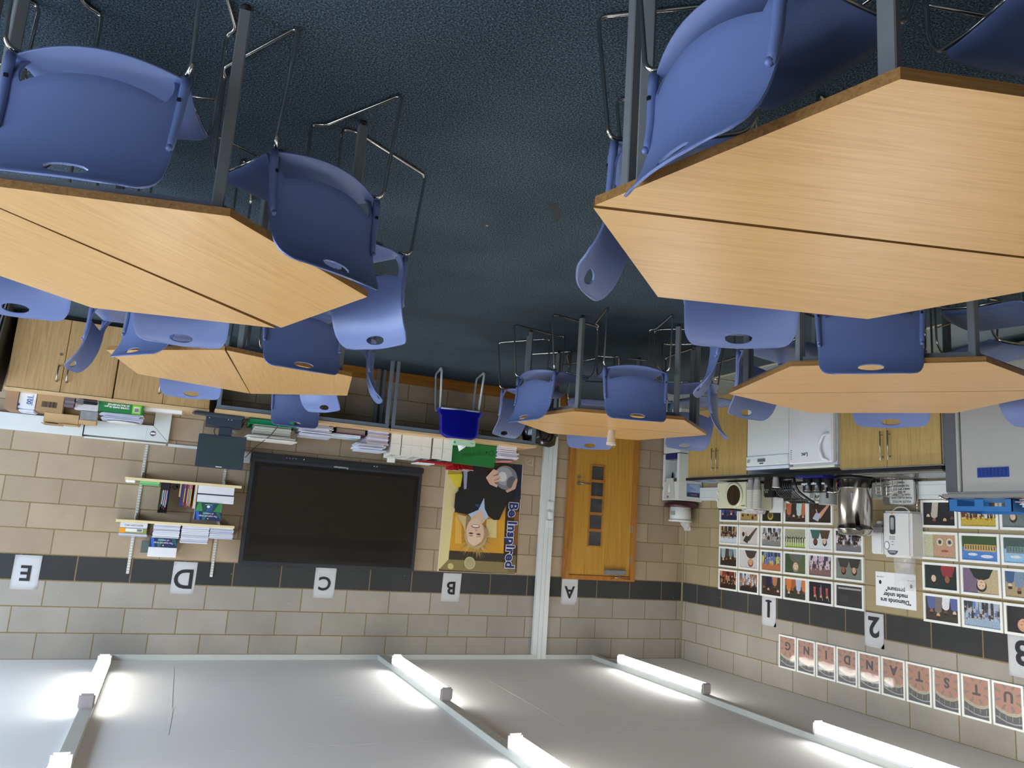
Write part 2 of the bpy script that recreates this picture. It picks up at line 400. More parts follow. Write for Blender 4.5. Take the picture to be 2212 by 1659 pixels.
# ---------------------------------------------------------------- LED battens
led = emis('led_diffuser', (1.0, 0.975, 0.935), LAMP)
capm = mat('lamp_end_cap', (198, 188, 186), 0.45)
where = {1.215: 'above the sink wall', 3.715: 'over the middle of the room', 6.235: 'in front of the shelves'}
for x in (1.215, 3.715, 6.235):
    for k, y1 in enumerate((-0.60, -3.42, -6.24)):
        y0 = y1 - 1.5
        nm = {0: 'nearest the back wall', 1: 'second from the back wall', 2: 'third from the back wall'}[k]
        t = thing('strip_light', 'glowing white LED strip light %s, %s' % (where[x], nm), 'strip light', (x, (y0 + y1) / 2, 2.952), group='LED strip lights under the ceiling')
        # body above, round-bottomed diffuser below
        obj('lamp_body', bxs(x - 0.046, x + 0.046, y0 + 0.02, y1 - 0.02, 2.905, 2.952), mat('lamp_housing', (205, 205, 208), 0.4), t)
        bm = B(); n = 10; pr = []
        pr.append((x - 0.0475, 2.93))
        for q in range(n + 1):
            a = math.pi + math.pi * q / n; pr.append((x + 0.0475 * math.cos(a), 2.90 + 0.046 * math.sin(a)))
        pr.append((x + 0.0475, 2.93)); n += 2
        A = [bm.verts.new((px, y0 + 0.03, pz)) for px, pz in pr]; Bv = [bm.verts.new((px, y1 - 0.03, pz)) for px, pz in pr]
        for q in range(n): bm.faces.new((A[q], A[q + 1], Bv[q + 1], Bv[q])).smooth = True
        bm.faces.new(A[::-1]); bm.faces.new(Bv)
        obj('diffuser', bm, led, t)
        for yy in (y0, y1 - 0.03):
            e = obj('end_cap', bxs(x - 0.05, x + 0.05, yy, yy + 0.03, 2.852, 2.952), capm, t, bevel=0.012)
        if k == 0 and x == 3.715: obj('indicator_light', bxs(x + 0.046, x + 0.049, -1.42, -1.41, 2.92, 2.93), emis('green_led', (0.1, 1, 0.4), 3), t)

# ================================================================ HEXAGON TABLES (pairs of half hexagons)
def half_table(x, y, deg, side, label):
    s = 0.8; zt = 0.735; t = thing('trapezoid_table', label, 'table', (x, y, 0), R(deg), 'half-hexagon classroom tables')
    P = [(-s, 0.0), (s, 0.0), (s / 2, side * s * 0.866), (-s / 2, side * s * 0.866)]
    bm = prism(B(), P, zt - 0.025, zt, 0, 1)
    top = obj('tabletop', bm, [oak, oak_edge], t, world=False, bevel=0.0)
    c = (0, side * 0.31)
    def ins(p, f): return (c[0] + (p[0] - c[0]) * f, c[1] + (p[1] - c[1]) * f)
    Q = [ins(p, 0.85) for p in P]
    Q = [(-0.69, side * 0.06), (0.69, side * 0.06), (0.365, side * 0.61), (-0.365, side * 0.61)]
    bm = B()
    for i in range(4):
        a, b_ = Vector(Q[i]), Vector(Q[(i + 1) % 4]); d = (b_ - a).normalized(); nn = Vector((-d.y, d.x)) * 0.0125
        prism(bm, [a - nn, b_ - nn, b_ + nn, a + nn], zt - 0.062, zt - 0.0255)
    obj('apron_frame', bm, steel_grey, t, world=False)
    for q in Q:
        a = math.atan2(q[1] - c[1], q[0] - c[0])
        lg = obj('leg', box(B(), q[0] - 0.0175, q[0] + 0.0175, q[1] - 0.0175, q[1] + 0.0175, 0.022, zt - 0.026, 0, a), steel_grey, t, world=False, bevel=0.003, seg=1)
        bm = lathe(B(), [(0.012, 0.0), (0.015, 0.002), (0.015, 0.012), (0.006, 0.013), (0.006, 0.024)], q[0], q[1], 12)
        obj('foot_glide', bm, mdark, lg, world=False)
    return t
half_table(6.085, -5.068, -46.8, -1, 'nearer half of the big oak table pair on the shelf side of the room')
half_table(6.097, -5.052, -47.8, 1, 'farther half of the big oak table pair on the shelf side of the room')
half_table(5.600, -2.945, 99.6, 1, 'oak half table before the bench, its end nearest the big screen')
half_table(5.607, -2.944, 99.8, -1, 'oak half table before the bench, its end nearest the oak cupboards')
half_table(2.747, -2.774, -161, 1, 'oak half table in front of the door, the half nearer the camera')
half_table(2.746, -2.766, -161, -1, 'oak half table carrying the white cup, half nearest the wooden door')
half_table(2.501, -5.196, -132, 1, 'oak half table beside the kitchen units, the half behind a dark blue chair back')
half_table(2.497, -5.188, -132, -1, 'oak half table beside the kitchen units, the half nearest the fridge')
half_table(4.218, -6.700, -163.9, 1, 'biggest oak half table, nearest the camera, with a pointed corner by the grey leg')
half_table(4.214, -6.685, -163.8, -1, 'oak half table beyond the seam of the nearest table, facing the pale blue chairs')

# ================================================================ BLUE CHAIRS
def lerp_tab(tab, z):
    if z <= tab[0][0]: return tab[0][1]
    for (a, va), (b_, vb) in zip(tab, tab[1:]):
        if z <= b_:
            t = (z - a) / (b_ - a); t = t * t * (3 - 2 * t) * 0.35 + t * 0.65
            return va + (vb - va) * t
    return tab[-1][1]
EY = [(0.40, -0.168), (0.47, -0.172), (0.56, -0.176), (0.63, -0.186), (0.69, -0.204), (0.73, -0.223), (0.765, -0.248), (0.80, -0.284)]
CV = [(0.40, 0.052), (0.50, 0.050), (0.62, 0.042), (0.72, 0.032), (0.80, 0.022)]
def back_pt(s, z, w): return Vector((s * w, lerp_tab(EY, z) - lerp_tab(CV, z) * (1 - s * s), z))
def back_w(z):
    w = 0.232 - 0.016 * max(0, min(1, (z - 0.46) / 0.3)); r = 0.062; zt = 0.80
    if z > zt - r:
        w = w - r + math.sqrt(max(0, r * r - (z - (zt - r)) ** 2))
    return w
def make_chair():
    t = thing('classroom_chair', 'x', 'chair', group='slate blue plastic classroom chairs')
    # --- backrest with hand hole and two arms that run down to the seat
    bm = B(); NS = 24
    ss = [-1 + 2 * i / NS for i in range(NS + 1)]
    for i in range(len(ss)):      # stretch so that a column sits on each side of the slot
        pass
    K0, K1 = 2, NS - 2             # arm columns are outside these
    inner = 0.185 / 0.232
    ss = [-1, -0.93, -0.85] + [-0.80 + 1.60 * i / (NS - 6) for i in range(NS - 5)] + [0.85, 0.93, 1]
    K0, K1 = 2, len(ss) - 3
    zs_top = [0.0, 0.1, 0.2, 0.3, 0.4, 0.5, 0.6, 0.68, 0.74, 0.79, 0.84, 0.88, 0.915, 0.945, 0.97, 0.988, 1.0]
    def zlow(s):
        q = min(1, abs(s) / 0.82); return 0.476 + 0.034 * q ** 2.2
    g = []
    for s in ss:
        zl = zlow(s) if abs(s) < 0.84 else 0.512
        col = []
        for v in zs_top:
            z = zl + (0.80 - zl) * v
            col.append(bm.verts.new(back_pt(s, z, back_w(z))))
        g.append(col)
    ci = len(ss) // 2; h0, h1 = ci - 3, ci + 3; j0, j1 = 10, 14
    hole = {(i, j) for i in range(h0, h1) for j in range(j0, j1)}
    for i in range(len(ss) - 1):
        for j in range(len(zs_top) - 1):
            if (i, j) in hole: continue
            bm.faces.new((g[i][j], g[i + 1][j], g[i + 1][j + 1], g[i][j + 1]))
    loop = [(i, j0) for i in range(h0, h1)] + [(h1, j) for j in range(j0, j1)] + [(i, j1) for i in range(h1, h0, -1)] + [(h0, j) for j in range(j1, j0, -1)]
    zc = 0.7655; rim = []
    for i, j in loop:
        co = g[i][j].co; a = math.atan2((co.z - zc) / 0.017, co.x / 0.056)
        x_, z_ = 0.056 * math.cos(a), zc + 0.0175 * math.sin(a)
        rim.append(bm.verts.new(back_pt(x_ / back_w(z_), z_, back_w(z_))))
    for k in range(len(loop)):
        a, b_ = loop[k], loop[(k + 1) % len(loop)]
        bm.faces.new((g[a[0]][a[1]], g[b_[0]][b_[1]], rim[(k + 1) % len(loop)], rim[k]))
    for sgn in (0, 1):             # arms
        cols = list(range(0, 4)) if sgn == 0 else list(range(len(ss) - 4, len(ss)))
        prev = [g[c][0] for c in cols]
        for k in range(1, 6):
            f = k / 5; row = []
            for n_, c in enumerate(cols):
                s = ss[c]; z = g[c][0].co.z + (0.425 - g[c][0].co.z) * f
                s2 = s * (1 - 0.0 * f) if abs(s) > 0.84 else (0.84 if s > 0 else -0.84) + (s - (0.84 if s > 0 else -0.84)) * (1 - 1.3 * math.sin(math.pi * f) * 0.9)
                p = back_pt(s2, z, 0.232); p.y += 0.03 * f * f
                row.append(bm.verts.new(p))
            for n_ in range(3): bm.faces.new((row[n_], row[n_ + 1], prev[n_ + 1], prev[n_]))
            prev = row
    for f in bm.faces: f.smooth = True
    bmesh.ops.recalc_face_normals(bm, faces=bm.faces[:])
    r_ = bmesh.ops.solidify(bm, geom=bm.faces[:], thickness=0.0065)
    for f in bm.faces: f.smooth = True
    bk = obj('backrest', bm, blue_pl, t, world=False)
    mod = bk.modifiers.new('round', 'BEVEL'); mod.width = 0.0022; mod.segments = 2; mod.limit_method = 'ANGLE'; mod.angle_limit = R(50)
    # tube sockets moulded on the rear of each arm, ending in a small nub
    for sx in (-1, 1):
        bm = B(); pts = []
        for z in (0.425, 0.46, 0.50, 0.54, 0.58, 0.62, 0.645):
            p = back_pt(sx * 0.965, z, back_w(z)); pts.append((p.x, p.y - 0.005, z))
        tube(bm, pts, [0.013, 0.0135, 0.013, 0.0125, 0.0118, 0.011, 0.009], 10)
        lathe(bm, [(0.003, 0.652), (0.008, 0.648), (0.0095, 0.642), (0.006, 0.634)], pts[-1][0], pts[-1][1] - 0.004, 10)
        sk = obj('tube_socket', bm, blue_pl, bk, world=False)
        p = back_pt(sx * 0.94, 0.497, 0.232)
        obj('fixing_hole', bxs(p.x - 0.0045, p.x + 0.0045, p.y - 0.0195, p.y - 0.012, 0.492, 0.502), blackp, sk, world=False)
    # --- seat
    bm = B(); cols = 17; rows = [0, 0.04, 0.1, 0.2, 0.32, 0.45, 0.58, 0.7, 0.8, 0.88, 0.94, 0.98, 1.0]; g = []
    for i in range(cols):
        s = -1 + 2 * i / (cols - 1); s = math.copysign(abs(s) ** 0.8, s); col = []
        for v in rows:
            yr = -0.172 - 0.055 * (1 - s * s); yf = 0.232 - 0.018 * s * s
            y = yr + (yf - yr) * v
            w = 0.226 - 0.02 * min(1, v / 0.5) + 0.006 * max(0, v - 0.5)
            if v > 0.86: w -= 0.055 * ((v - 0.86) / 0.14) ** 2.2
            z = 0.428 + 0.012 * math.sin(min(1, v / 0.8) * math.pi * 0.5)
            z -= 0.030 * (1 - v / 0.12) * (1 - s * s) if v < 0.12 else 0          # dropped rear rim
            z += 0.004 if v < 0.12 else 0
            z -= 0.014 * (1 - s * s) * math.sin(math.pi * min(1, max(0, (v - 0.05) / 0.7)))   # dished
            z -= 0.030 * max(0, (v - 0.82) / 0.18) ** 2
            z -= 0.012 * max(0, (abs(s) - 0.85) / 0.15) ** 2 * (1 if v > 0.2 else v / 0.2)
            col.append(bm.verts.new((s * w, y, z)))
        g.append(col)
    for i in range(cols - 1):
        for j in range(len(rows) - 1): bm.faces.new((g[i][j], g[i + 1][j], g[i + 1][j + 1], g[i][j + 1])).smooth = True
    bmesh.ops.recalc_face_normals(bm, faces=bm.faces[:])
    bmesh.ops.solidify(bm, geom=bm.faces[:], thickness=0.0075)
    for f in bm.faces: f.smooth = True
    st = obj('seat', bm, blue_pl, t, world=False)
    mod = st.modifiers.new('round', 'BEVEL'); mod.width = 0.0025; mod.segments = 2; mod.limit_method = 'ANGLE'; mod.angle_limit = R(50)
    # --- chrome skid frame
    for sx in (-1, 1):
        bm = B(); rr = 0.0068
        tube(bm, [(sx * 0.205, -0.15, 0.408), (sx * 0.226, -0.185, 0.412), (sx * 0.237, -0.197, 0.395), (sx * 0.237, -0.245, rr), (sx * 0.236, 0.20, rr),
                  (sx * 0.203, 0.242, rr), (sx * 0.199, 0.247, 0.03), (sx * 0.199, 0.238, 0.34), (sx * 0.199, 0.205, 0.405), (sx * 0.199, 0.10, 0.414), (sx * 0.199, -0.05, 0.408)], rr, 10, 0.032)
        sd = obj('side_frame', bm, chrome, t, world=False)
        for y in (-0.17, 0.15): obj('floor_glide', bxs(sx * 0.236 - 0.007, sx * 0.236 + 0.007, y - 0.012, y + 0.012, 0.0, 0.004), mdark, sd, world=False)
    obj('cross_bar', tube(B(), [(-0.199, 0.240, 0.25), (0.199, 0.240, 0.25)], 0.0055, 8), chrome, t, world=False)
    return t
chairs = [
 (5.633, -5.412, 331, 'dark-backed blue chair covering the open carpet corner of the shelf-side table'),
 (6.190, -5.759, 14, 'largest blue chair, back to the camera, filling the corner by the near grey leg'),
 (5.359, -4.827, 237, 'light blue chair angled at the table point, slot and chrome runner over open carpet'),
 (5.990, -4.330, 186, 'blue chair facing the camera across the big shelf-side table, whole top edge visible'),
 (6.650, -4.470, 180, 'blue chair behind the big shelf-side table, cut by the picture edge near the cupboards'),
 (5.355, -3.514, 353, 'blue chair, back to the camera, pushed up to the front of the rear oak table'),
 (5.989, -3.336, 52, 'blue chair turned sideways at the rear oak table, oval hole over the table edge'),
 (6.300, -2.760, 94, 'blue chair seen side on in front of the oak cupboard doors'),
 (5.938, -2.270, 195, 'blue chair beyond the rear oak table, top edge in front of the cupboards'),
 (5.153, -2.270, 241, 'pale lit blue chair beyond the rear oak table, overlapping a darker chair at the bench'),
 (4.933, -0.490, 2, 'darker blue chair with its back to the room, tucked under the long bench'),
 (4.979, -2.980, 283, 'blue chair seen side on beside the rear table, near the grey bench legs'),
 (2.955, -3.381, 18, 'blue chair, back to the camera, at the middle of the door table'),
 (3.315, -2.863, 77, 'blue chair turned to the point of the door table, nearest the royal blue chair'),
 (3.143, -2.118, 145, 'pale blue chair facing the room beside the door table, its slot showing brown skirting'),
 (2.485, -1.963, 211, 'blue chair whose back stands in front of the foot of the wooden door'),
 (1.834, -2.764, 184, 'blue chair whose back stands in front of the water cooler'),
 (2.328, -3.235, 313, 'blue chair seen side on between the door table and the kitchen cupboards'),
 (3.155, -4.941, 125, 'blue chair seen side on at the point of the kitchen-side table'),
 (4.738, -6.855, 89, 'big blue chair side on at the end of the nearest table, beside two grey legs'),
 (4.550, -6.220, 128, 'pale blue chair over open carpet beyond the point of the nearest table'),
 (4.040, -5.950, 213, 'pale blue chair facing the camera across the nearest table'),
 (2.920, -5.480, 45, 'dark blue chair, back squarely to the camera, at the kitchen-side table'),
 (2.588, -4.567, 165, 'blue chair beyond the kitchen-side table in front of the dishwasher'),
 (2.047, -4.848, 231, 'blue chair beyond the kitchen-side table in front of the sink cupboard'),
 (2.370, -5.770, 338, 'blue chair with long shaded seat at the picture edge beside the kitchen-side table'),
 (1.700, -5.300, 282, 'blue chair cut by the picture edge between the kitchen-side table and the grey trolley'),
 (6.720, -5.180, 100, 'blue chair under the big shelf-side table, only a strip of seat in the picture'),
 (4.230, -7.260, 14, 'blue chair under the nearest table, only its dark shaded seat in the picture'),
]
proto = make_chair()
for i, (x, y, a, lab) in enumerate(chairs):
    o = proto if i == 0 else copy_tree(proto)
    o.location = (x, y, 0); o.rotation_euler = (0, 0, R(a)); o['label'] = lab

# ---------------------------------------------------------------- royal blue chair with grey legs, at the bench
t = thing('plastic_school_chair', 'royal blue plastic chair with bent grey tube legs standing at the long bench', 'chair', (3.28, -0.50, 0), R(9.5))
roy = mat('royal_blue_plastic', (18, 24, 168), 0.3, coat=0.2); gl = mat('pale_grey_tube', (176, 188, 192), 0.35, 0.2)
bm = B(); g = []
for i in range(13):
    s = -1 + i / 6; col = []
    for j in range(13):
        v = j / 12; z = 0.43 + 0.31 * v
        w = 0.215 - 0.018 * v + (0.022 if v < 0.22 else 0.0)
        if v > 0.8: w -= 0.07 * ((v - 0.8) / 0.2) ** 2.2
        col.append(bm.verts.new((s * w, -0.205 - 0.05 * v - 0.035 * (1 - s * s) - 0.02 * v * v, z)))
    g.append(col)
for i in range(12):
    for j in range(12): bm.faces.new((g[i][j], g[i + 1][j], g[i + 1][j + 1], g[i][j + 1])).smooth = True
bmesh.ops.solidify(bm, geom=bm.faces[:], thickness=0.007); obj('backrest', bm, roy, t, world=False)
bm = B(); g = []
for i in range(11):
    s = -1 + i / 5; col = []
    for j in range(9):
        v = j / 8; col.append(bm.verts.new((s * (0.205 - 0.01 * v), -0.215 + 0.40 * v, 0.432 + 0.01 * v - 0.012 * (1 - s * s) - (0.03 if j == 8 else 0))))
    g.append(col)
for i in range(10):
    for j in range(8): bm.faces.new((g[i][j], g[i + 1][j], g[i + 1][j + 1], g[i][j + 1])).smooth = True
bmesh.ops.solidify(bm, geom=bm.faces[:], thickness=0.007); obj('seat', bm, roy, t, world=False)
for sx in (-1, 1):
    bm = B(); tube(bm, [(sx * 0.2, -0.17, 0.425), (sx * 0.225, -0.225, 0.012), (sx * 0.225, 0.20, 0.012), (sx * 0.2, 0.15, 0.425), (sx * 0.2, -0.15, 0.425)], 0.0115, 10, 0.05)
    obj('side_leg', bm, gl, t, world=False)
obj('cross_tube', tube(B(), [(-0.2, -0.232, 0.434), (0.2, -0.232, 0.434)], 0.009, 8), gl, t, world=False)
tube_loop = tube(B(), [(-0.225, -0.04, 0.02), (-0.20, -0.04, 0.035), (-0.20, -0.01, 0.035), (-0.225, -0.01, 0.02)], 0.003, 6)
obj('linking_loop', tube_loop, gl, t, world=False)
# ================================================================ LETTER SHEETS
inkb = mat('black_print', (28, 28, 30), 0.6)
def sheet(name, label, ch, x=None, y=None, z0=2.112, w=0.21, h=0.297, tilt=0.0):
    kit = x is None
    loc = (0.002, y - w / 2, z0) if kit else (x, -0.002, z0)
    t = thing(name, label, 'paper sign', loc, group='A4 letter signs on the dark block course')
    bm = B(); n = 6
    for i in range(n):
        for j in range(n):
            pass
    def P(u, v, off=0.0):
        wob = 0.0015 + 0.004 * (1 - v) ** 2 * abs(math.sin(3 * u + tilt * 9))
        dx = (u - 0.5) * w + tilt * v * h; dz = v * h
        return (0.002 + off + wob * 0.6, loc[1] + dx, z0 + dz) if kit else (x + dx, -0.002 - off - wob * 0.6, z0 + dz)
    g = [[bm.verts.new(P(i / n, j / n)) for j in range(n + 1)] for i in range(n + 1)]
    for i in range(n):
        for j in range(n): bm.faces.new((g[i][j], g[i + 1][j], g[i + 1][j + 1], g[i][j + 1])).smooth = True
    bmesh.ops.solidify(bm, geom=bm.faces[:], thickness=0.0004)
    obj('sheet', bm, paper, t)
    dz = z0 + h * (0.38 if kit else 0.5)
    if kit: text('printed_character', ch, 0.245, inkb, t, (0.0075, loc[1] + tilt * h * 0.5, dz), KITT, 0.006)
    if ch == '1': obj('printed_foot', bxs(0.0072, 0.0084, loc[1] - 0.045, loc[1] + 0.045, z0 + 0.038, z0 + 0.056), inkb, t)
    if not kit: text('printed_character', ch, 0.185 if ch != 'D' else 0.25, inkb, t, (x + tilt * h * 0.5, -0.0075, dz), WALLT, 0.004)
    return t
for ch, x, tl in (('A', 1.566, -0.01), ('B', 3.002, 0.03), ('C', 4.364, 0.01), ('D', 5.692, 0.01), ('E', 6.99, 0.01)):
    nb = {'A': 'above the wooden door', 'B': 'above the photo poster', 'C': 'above the big black screen', 'D': 'between the white shelf rails', 'E': 'above the stacked cardboard boxes'}[ch]
    sheet('letter_sign', 'white paper sign with black capital letter %s, %s' % (ch, nb), ch, x=x, tilt=tl)
sheet('number_sign', 'white paper sign with black number 1 on the kitchen wall', '1', y=-1.425)
sheet('number_sign', 'white paper sign with bold black number 2 on the kitchen wall', '2', y=-2.77)
sheet('number_sign', 'white paper sign with black number 3 cut by the picture edge', '3', y=-4.10)

# ================================================================ BIG SCREEN
t = thing('interactive_screen', 'large black wall-mounted interactive screen, switched off, with dark glossy panel', 'screen', (4.345, 0, 1.02))
casing = mat('screen_casing', (38, 42, 46), 0.45)
bm = B(); box(bm, 3.470, 5.230, -0.105, -0.045, 1.075, 2.107)
obj('casing', bm, casing, t, bevel=0.006)
obj('wall_bracket', bxs(3.8, 4.9, -0.05, -0.0015, 1.3, 1.9), blackp, t)
bar = obj('control_bar', bxs(3.462, 5.238, -0.125, -0.04, 1.02, 1.082), mat('control_bar_black', (28, 30, 33), 0.4), t, bevel=0.008)
obj('inner_bezel', bxs(3.505, 5.195, -0.1075, -0.10, 1.112, 2.072), mat('bezel_black', (10, 8, 7), 0.35), t)
scr = mat('dark_glass_panel', (34, 30, 26), 0.16, coat=0.6, var=0.12, scale=1.2, spec=0.4)
obj('screen_panel', bxs(3.545, 5.155, -0.1085, -0.107, 1.147, 2.037), scr, t)
ltx = mat('pale_lettering', (190, 192, 194), 0.5)
text('brand_lettering', 'Promethean', 0.030, ltx, t, (4.345, -0.1065, 1.095), WALLT, 0.0004)
for i, x in enumerate((4.90, 4.87, 4.84, 4.81)): obj('button', lathe(B(), [(0.004, -0.127), (0.004, -0.124)], x, 1.05, 8, ax='y'), ltx, bar)
obj('power_light', lathe(B(), [(0.004, -0.127), (0.004, -0.124)], 4.73, 1.05, 8, ax='y'), emis('red_led', (1, .05, .03), 1.5), bar)
for i in range(6): obj('port', bxs(3.86 + i * 0.028, 3.872 + i * 0.028, -0.127, -0.124, 1.046, 1.056), ltx if i > 3 else casing, bar)
# white socket box left of the screen in the photograph
t = thing('socket_box', 'white double socket box on the wall between shelf monitor and big screen', 'socket', (5.26, 0, 1.02))
obj('back_box', bxs(5.235, 5.31, -0.04, 0, 1.03, 1.13), white_pl, t, bevel=0.004)
tag(obj('conduit', bxs(5.24, 6.0, -0.022, 0, 1.015, 1.04), pvc), 'thin white mini conduit running along the wall under the shelves', 'conduit')

# ================================================================ POSTER
t = thing('poster', 'Be Inspired poster of smiling person holding a silver globe, hair standing on end', 'poster', (2.715, 0, 0.86))
PX0, PX1, PZ0, PZ1 = 2.255, 3.178, 0.862, 2.095
obj('poster_board', bxs(PX0, PX1, -0.008, -0.001, PZ0, PZ1), paper, t)
def pf(u, v, lay): return (PX0 + 0.006 + (PX1 - PX0 - 0.016) * u, -0.0085 - lay * 0.00025, PZ0 + 0.002 + (PZ1 - PZ0 - 0.004) * v)
def pz(zx, zy):     # from picture coordinates measured on the poster
    l = 205 - (zy - 130) * 0.0704; r_ = 1300 - (zy - 20) * 0.046
    return ((r_ - zx) / (r_ - l), (zy - 20) / 1560.0)
def pp(*pts): return [pz(*q) for q in pts]
def pe(cx, cy, rx, ry, n=18, rot=0): return [pz(*q) for q in ell(cx, cy, rx, ry, n, rot)]
sh = [(rect(0, 0, 1, 1), (70, 52, 30)),
      (pp((195, 130), (420, 130), (300, 860), (255, 1480), (95, 1560)), (224, 208, 150)),
      (pp((300, 780), (1010, 700), (1040, 1300), (250, 1300)), (214, 156, 44)),
      (pp((330, 800), (420, 800), (420, 1200), (330, 1200)), (232, 182, 78)),
      (pp((780, 840), (930, 830), (930, 1090), (770, 1090)), (226, 206, 140)),
      (pp((960, 640), (1060, 600), (1040, 1300), (1020, 1300), (960, 1080)), (222, 162, 46)),
      (pp((1060, 600), (1270, 600), (1240, 1560), (1040, 1560)), (66, 44, 22)),
      (pp((1190, 700), (1260, 700), (1250, 1180), (1180, 1180)), (140, 90, 30)),
      (pp((250, 1300), (1060, 1300), (1060, 1420), (240, 1420)), (58, 50, 34)),
      (pp((240, 1420), (1230, 1420), (1225, 1575), (110, 1560)), (138, 122, 74)),
      (pp((1100, 1320), (1230, 1320), (1225, 1560), (1110, 1560)), (120, 104, 62)),
      (pe(545, 1455, 80, 86), (196, 188, 150)), (pe(545, 1455, 66, 72), (180, 168, 122)),
      (pe(270, 1510, 42, 42), (206, 190, 122)),
      (pp((1160, 30), (1290, 30), (1280, 520), (1150, 560)), (30, 34, 58)),
      (pp((230, 140), (390, 140), (420, 260), (395, 420), (330, 440), (240, 300), (210, 230)), (222, 206, 60)),
      (pp((225, 150), (385, 150), (415, 240), (215, 262)), (176, 152, 44))]
rb = random.Random(3)
for k in range(110):        # the hair standing on end
    a = R(rb.uniform(-20, 200)); L_ = rb.uniform(1.25, 2.0); cx, cy = 610, 1060
    x0, y0 = cx + 120 * math.cos(a), cy + 160 * math.sin(a); x1, y1 = cx + 170 * L_ * math.cos(a) * 1.02, cy + 185 * L_ * math.sin(a)
    w_ = 6.0
    sh.append((pp((x0 - w_, y0), (x0 + w_, y0), (x1, y1)), rb.choice([(208, 176, 110), (190, 150, 80), (226, 200, 140)])))
sh += [(pp((330, 800), (560, 830), (540, 960), (470, 1080), (430, 960)), (206, 184, 130)),
       (pp((470, 800), (540, 830), (520, 980), (460, 1010)), (150, 124, 84)),
       (pe(610, 1080, 165, 175), (196, 168, 116)),
       (pp((405, 130), (740, 80), (760, 300), (880, 380), (1120, 330), (1160, 500), (1040, 640), (950, 835), (870, 845), (780, 790), (540, 800), (345, 780), (296, 720), (310, 520), (380, 450), (420, 370)), (24, 24, 25)),
       (pp((560, 70), (760, 90), (790, 420), (420, 480)), (24, 24, 26)),
       (pp((420, 170), (480, 180), (465, 440), (430, 450)), (150, 158, 176)),
       (pp((722, 545), (735, 700), (795, 810), (740, 850), (690, 730), (560, 850), (495, 790), (640, 720)), (176, 196, 224)),
       (pp((690, 710), (745, 850), (715, 900), (560, 880), (545, 830)), (216, 182, 152)),
       (pp((598, 645), (650, 640), (672, 665), (650, 690), (600, 668)), (44, 62, 126)),
       (pe(600, 1030, 128, 190), (224, 192, 162)), (pe(585, 1130, 92, 70), (230, 202, 174)),
       (pe(605, 948, 62, 24), (150, 88, 74)), (pe(605, 944, 50, 13), (246, 240, 232)),
       (pp((590, 965), (625, 970), (640, 1010), (600, 1020)), (204, 166, 136)),
       (pe(540, 1048, 34, 12), (120, 92, 76)), (pe(541, 1049, 13, 10), (52, 44, 40)), (pe(650, 1055, 34, 12), (120, 92, 76)), (pe(649, 1056, 13, 10), (52, 44, 40)),
       (pp((505, 1078), (560, 1072), (575, 1084), (540, 1092)), (160, 128, 88)), (pp((612, 1082), (670, 1090), (680, 1076), (620, 1096)), (160, 128, 88)),
       (pp((700, 900), (770, 1000), (790, 1050), (700, 1190), (560, 1250), (700, 1150), (745, 1050)), (176, 146, 96)),
       (pe(1035, 235, 172, 172, 28), (128, 130, 134)), (pe(1010, 215, 125, 130, 24), (158, 160, 164)), (pe(985, 225, 62, 70, 20), (206, 206, 204)), (pe(1110, 290, 60, 90, 20, 0.4), (96, 98, 104)),
       (pp((740, 260), (850, 130), (920, 150), (925, 180), (850, 230), (950, 210), (952, 240), (860, 290), (955, 270), (948, 300), (860, 320), (915, 350), (905, 385), (800, 350)), (216, 180, 152)),
       (pp((1190, 230), (1210, 250), (1180, 380), (1060, 445), (1030, 420), (1120, 370), (1150, 290)), (206, 168, 140)),
       (pp((845, 225), (852, 232), (930, 190), (925, 182)), (150, 112, 92)), (pp((858, 288), (864, 294), (950, 250), (946, 242)), (150, 112, 92)), (pp((860, 318), (864, 326), (940, 304), (938, 298)), (150, 112, 92))]
art('printed_picture', sh, pf, t)
text('lettering_outline', 'Be Inspired', 0.150, mat('white_print', (240, 240, 240), 0.5), t, (2.352, -0.0245, 1.665), (90, -90, 0), 0.012, 1.0, spacing=1.06, ext=0.0004)
text('lettering', 'Be Inspired', 0.150, mat('navy_print', (34, 48, 110), 0.5), t, (2.352, -0.0257, 1.665), (90, -90, 0), 0.0055, 1.0, spacing=1.06, ext=0.0004)

# ================================================================ SHELVES
shelf_m = mat('cream_shelf_board', (226, 208, 158), 0.5, var=0.04)
railm = mat('white_twin_slot_rail', (222, 222, 212), 0.4)
for x, z0, lab in ((6.181, 1.045, 'white twin-slot shelf rail nearer the window side'), (5.453, 1.10, 'white twin-slot shelf rail nearer the big screen')):
    t = thing('shelf_rail', lab, 'shelf rail', (x, 0, z0))
    obj('rail', bxs(x - 0.013, x + 0.013, -0.013, 0, z0, 2.242), railm, t, bevel=0.002)
    bm = B()
    z = z0 + 0.01
    while z < 2.23:
        box(bm, x - 0.008, x - 0.0045, -0.0142, -0.012, z, z + 0.014); box(bm, x + 0.0045, x + 0.008, -0.0142, -0.012, z, z + 0.014); z += 0.025
    obj('slots', bm, blackp, t)
def bracket(x, z, par):
    obj('bracket', prism(B(), [(-0.013, z - 0.002), (-0.20, z - 0.002), (-0.20, z - 0.012), (-0.013, z - 0.055)], x - 0.003, x + 0.003), railm, par)
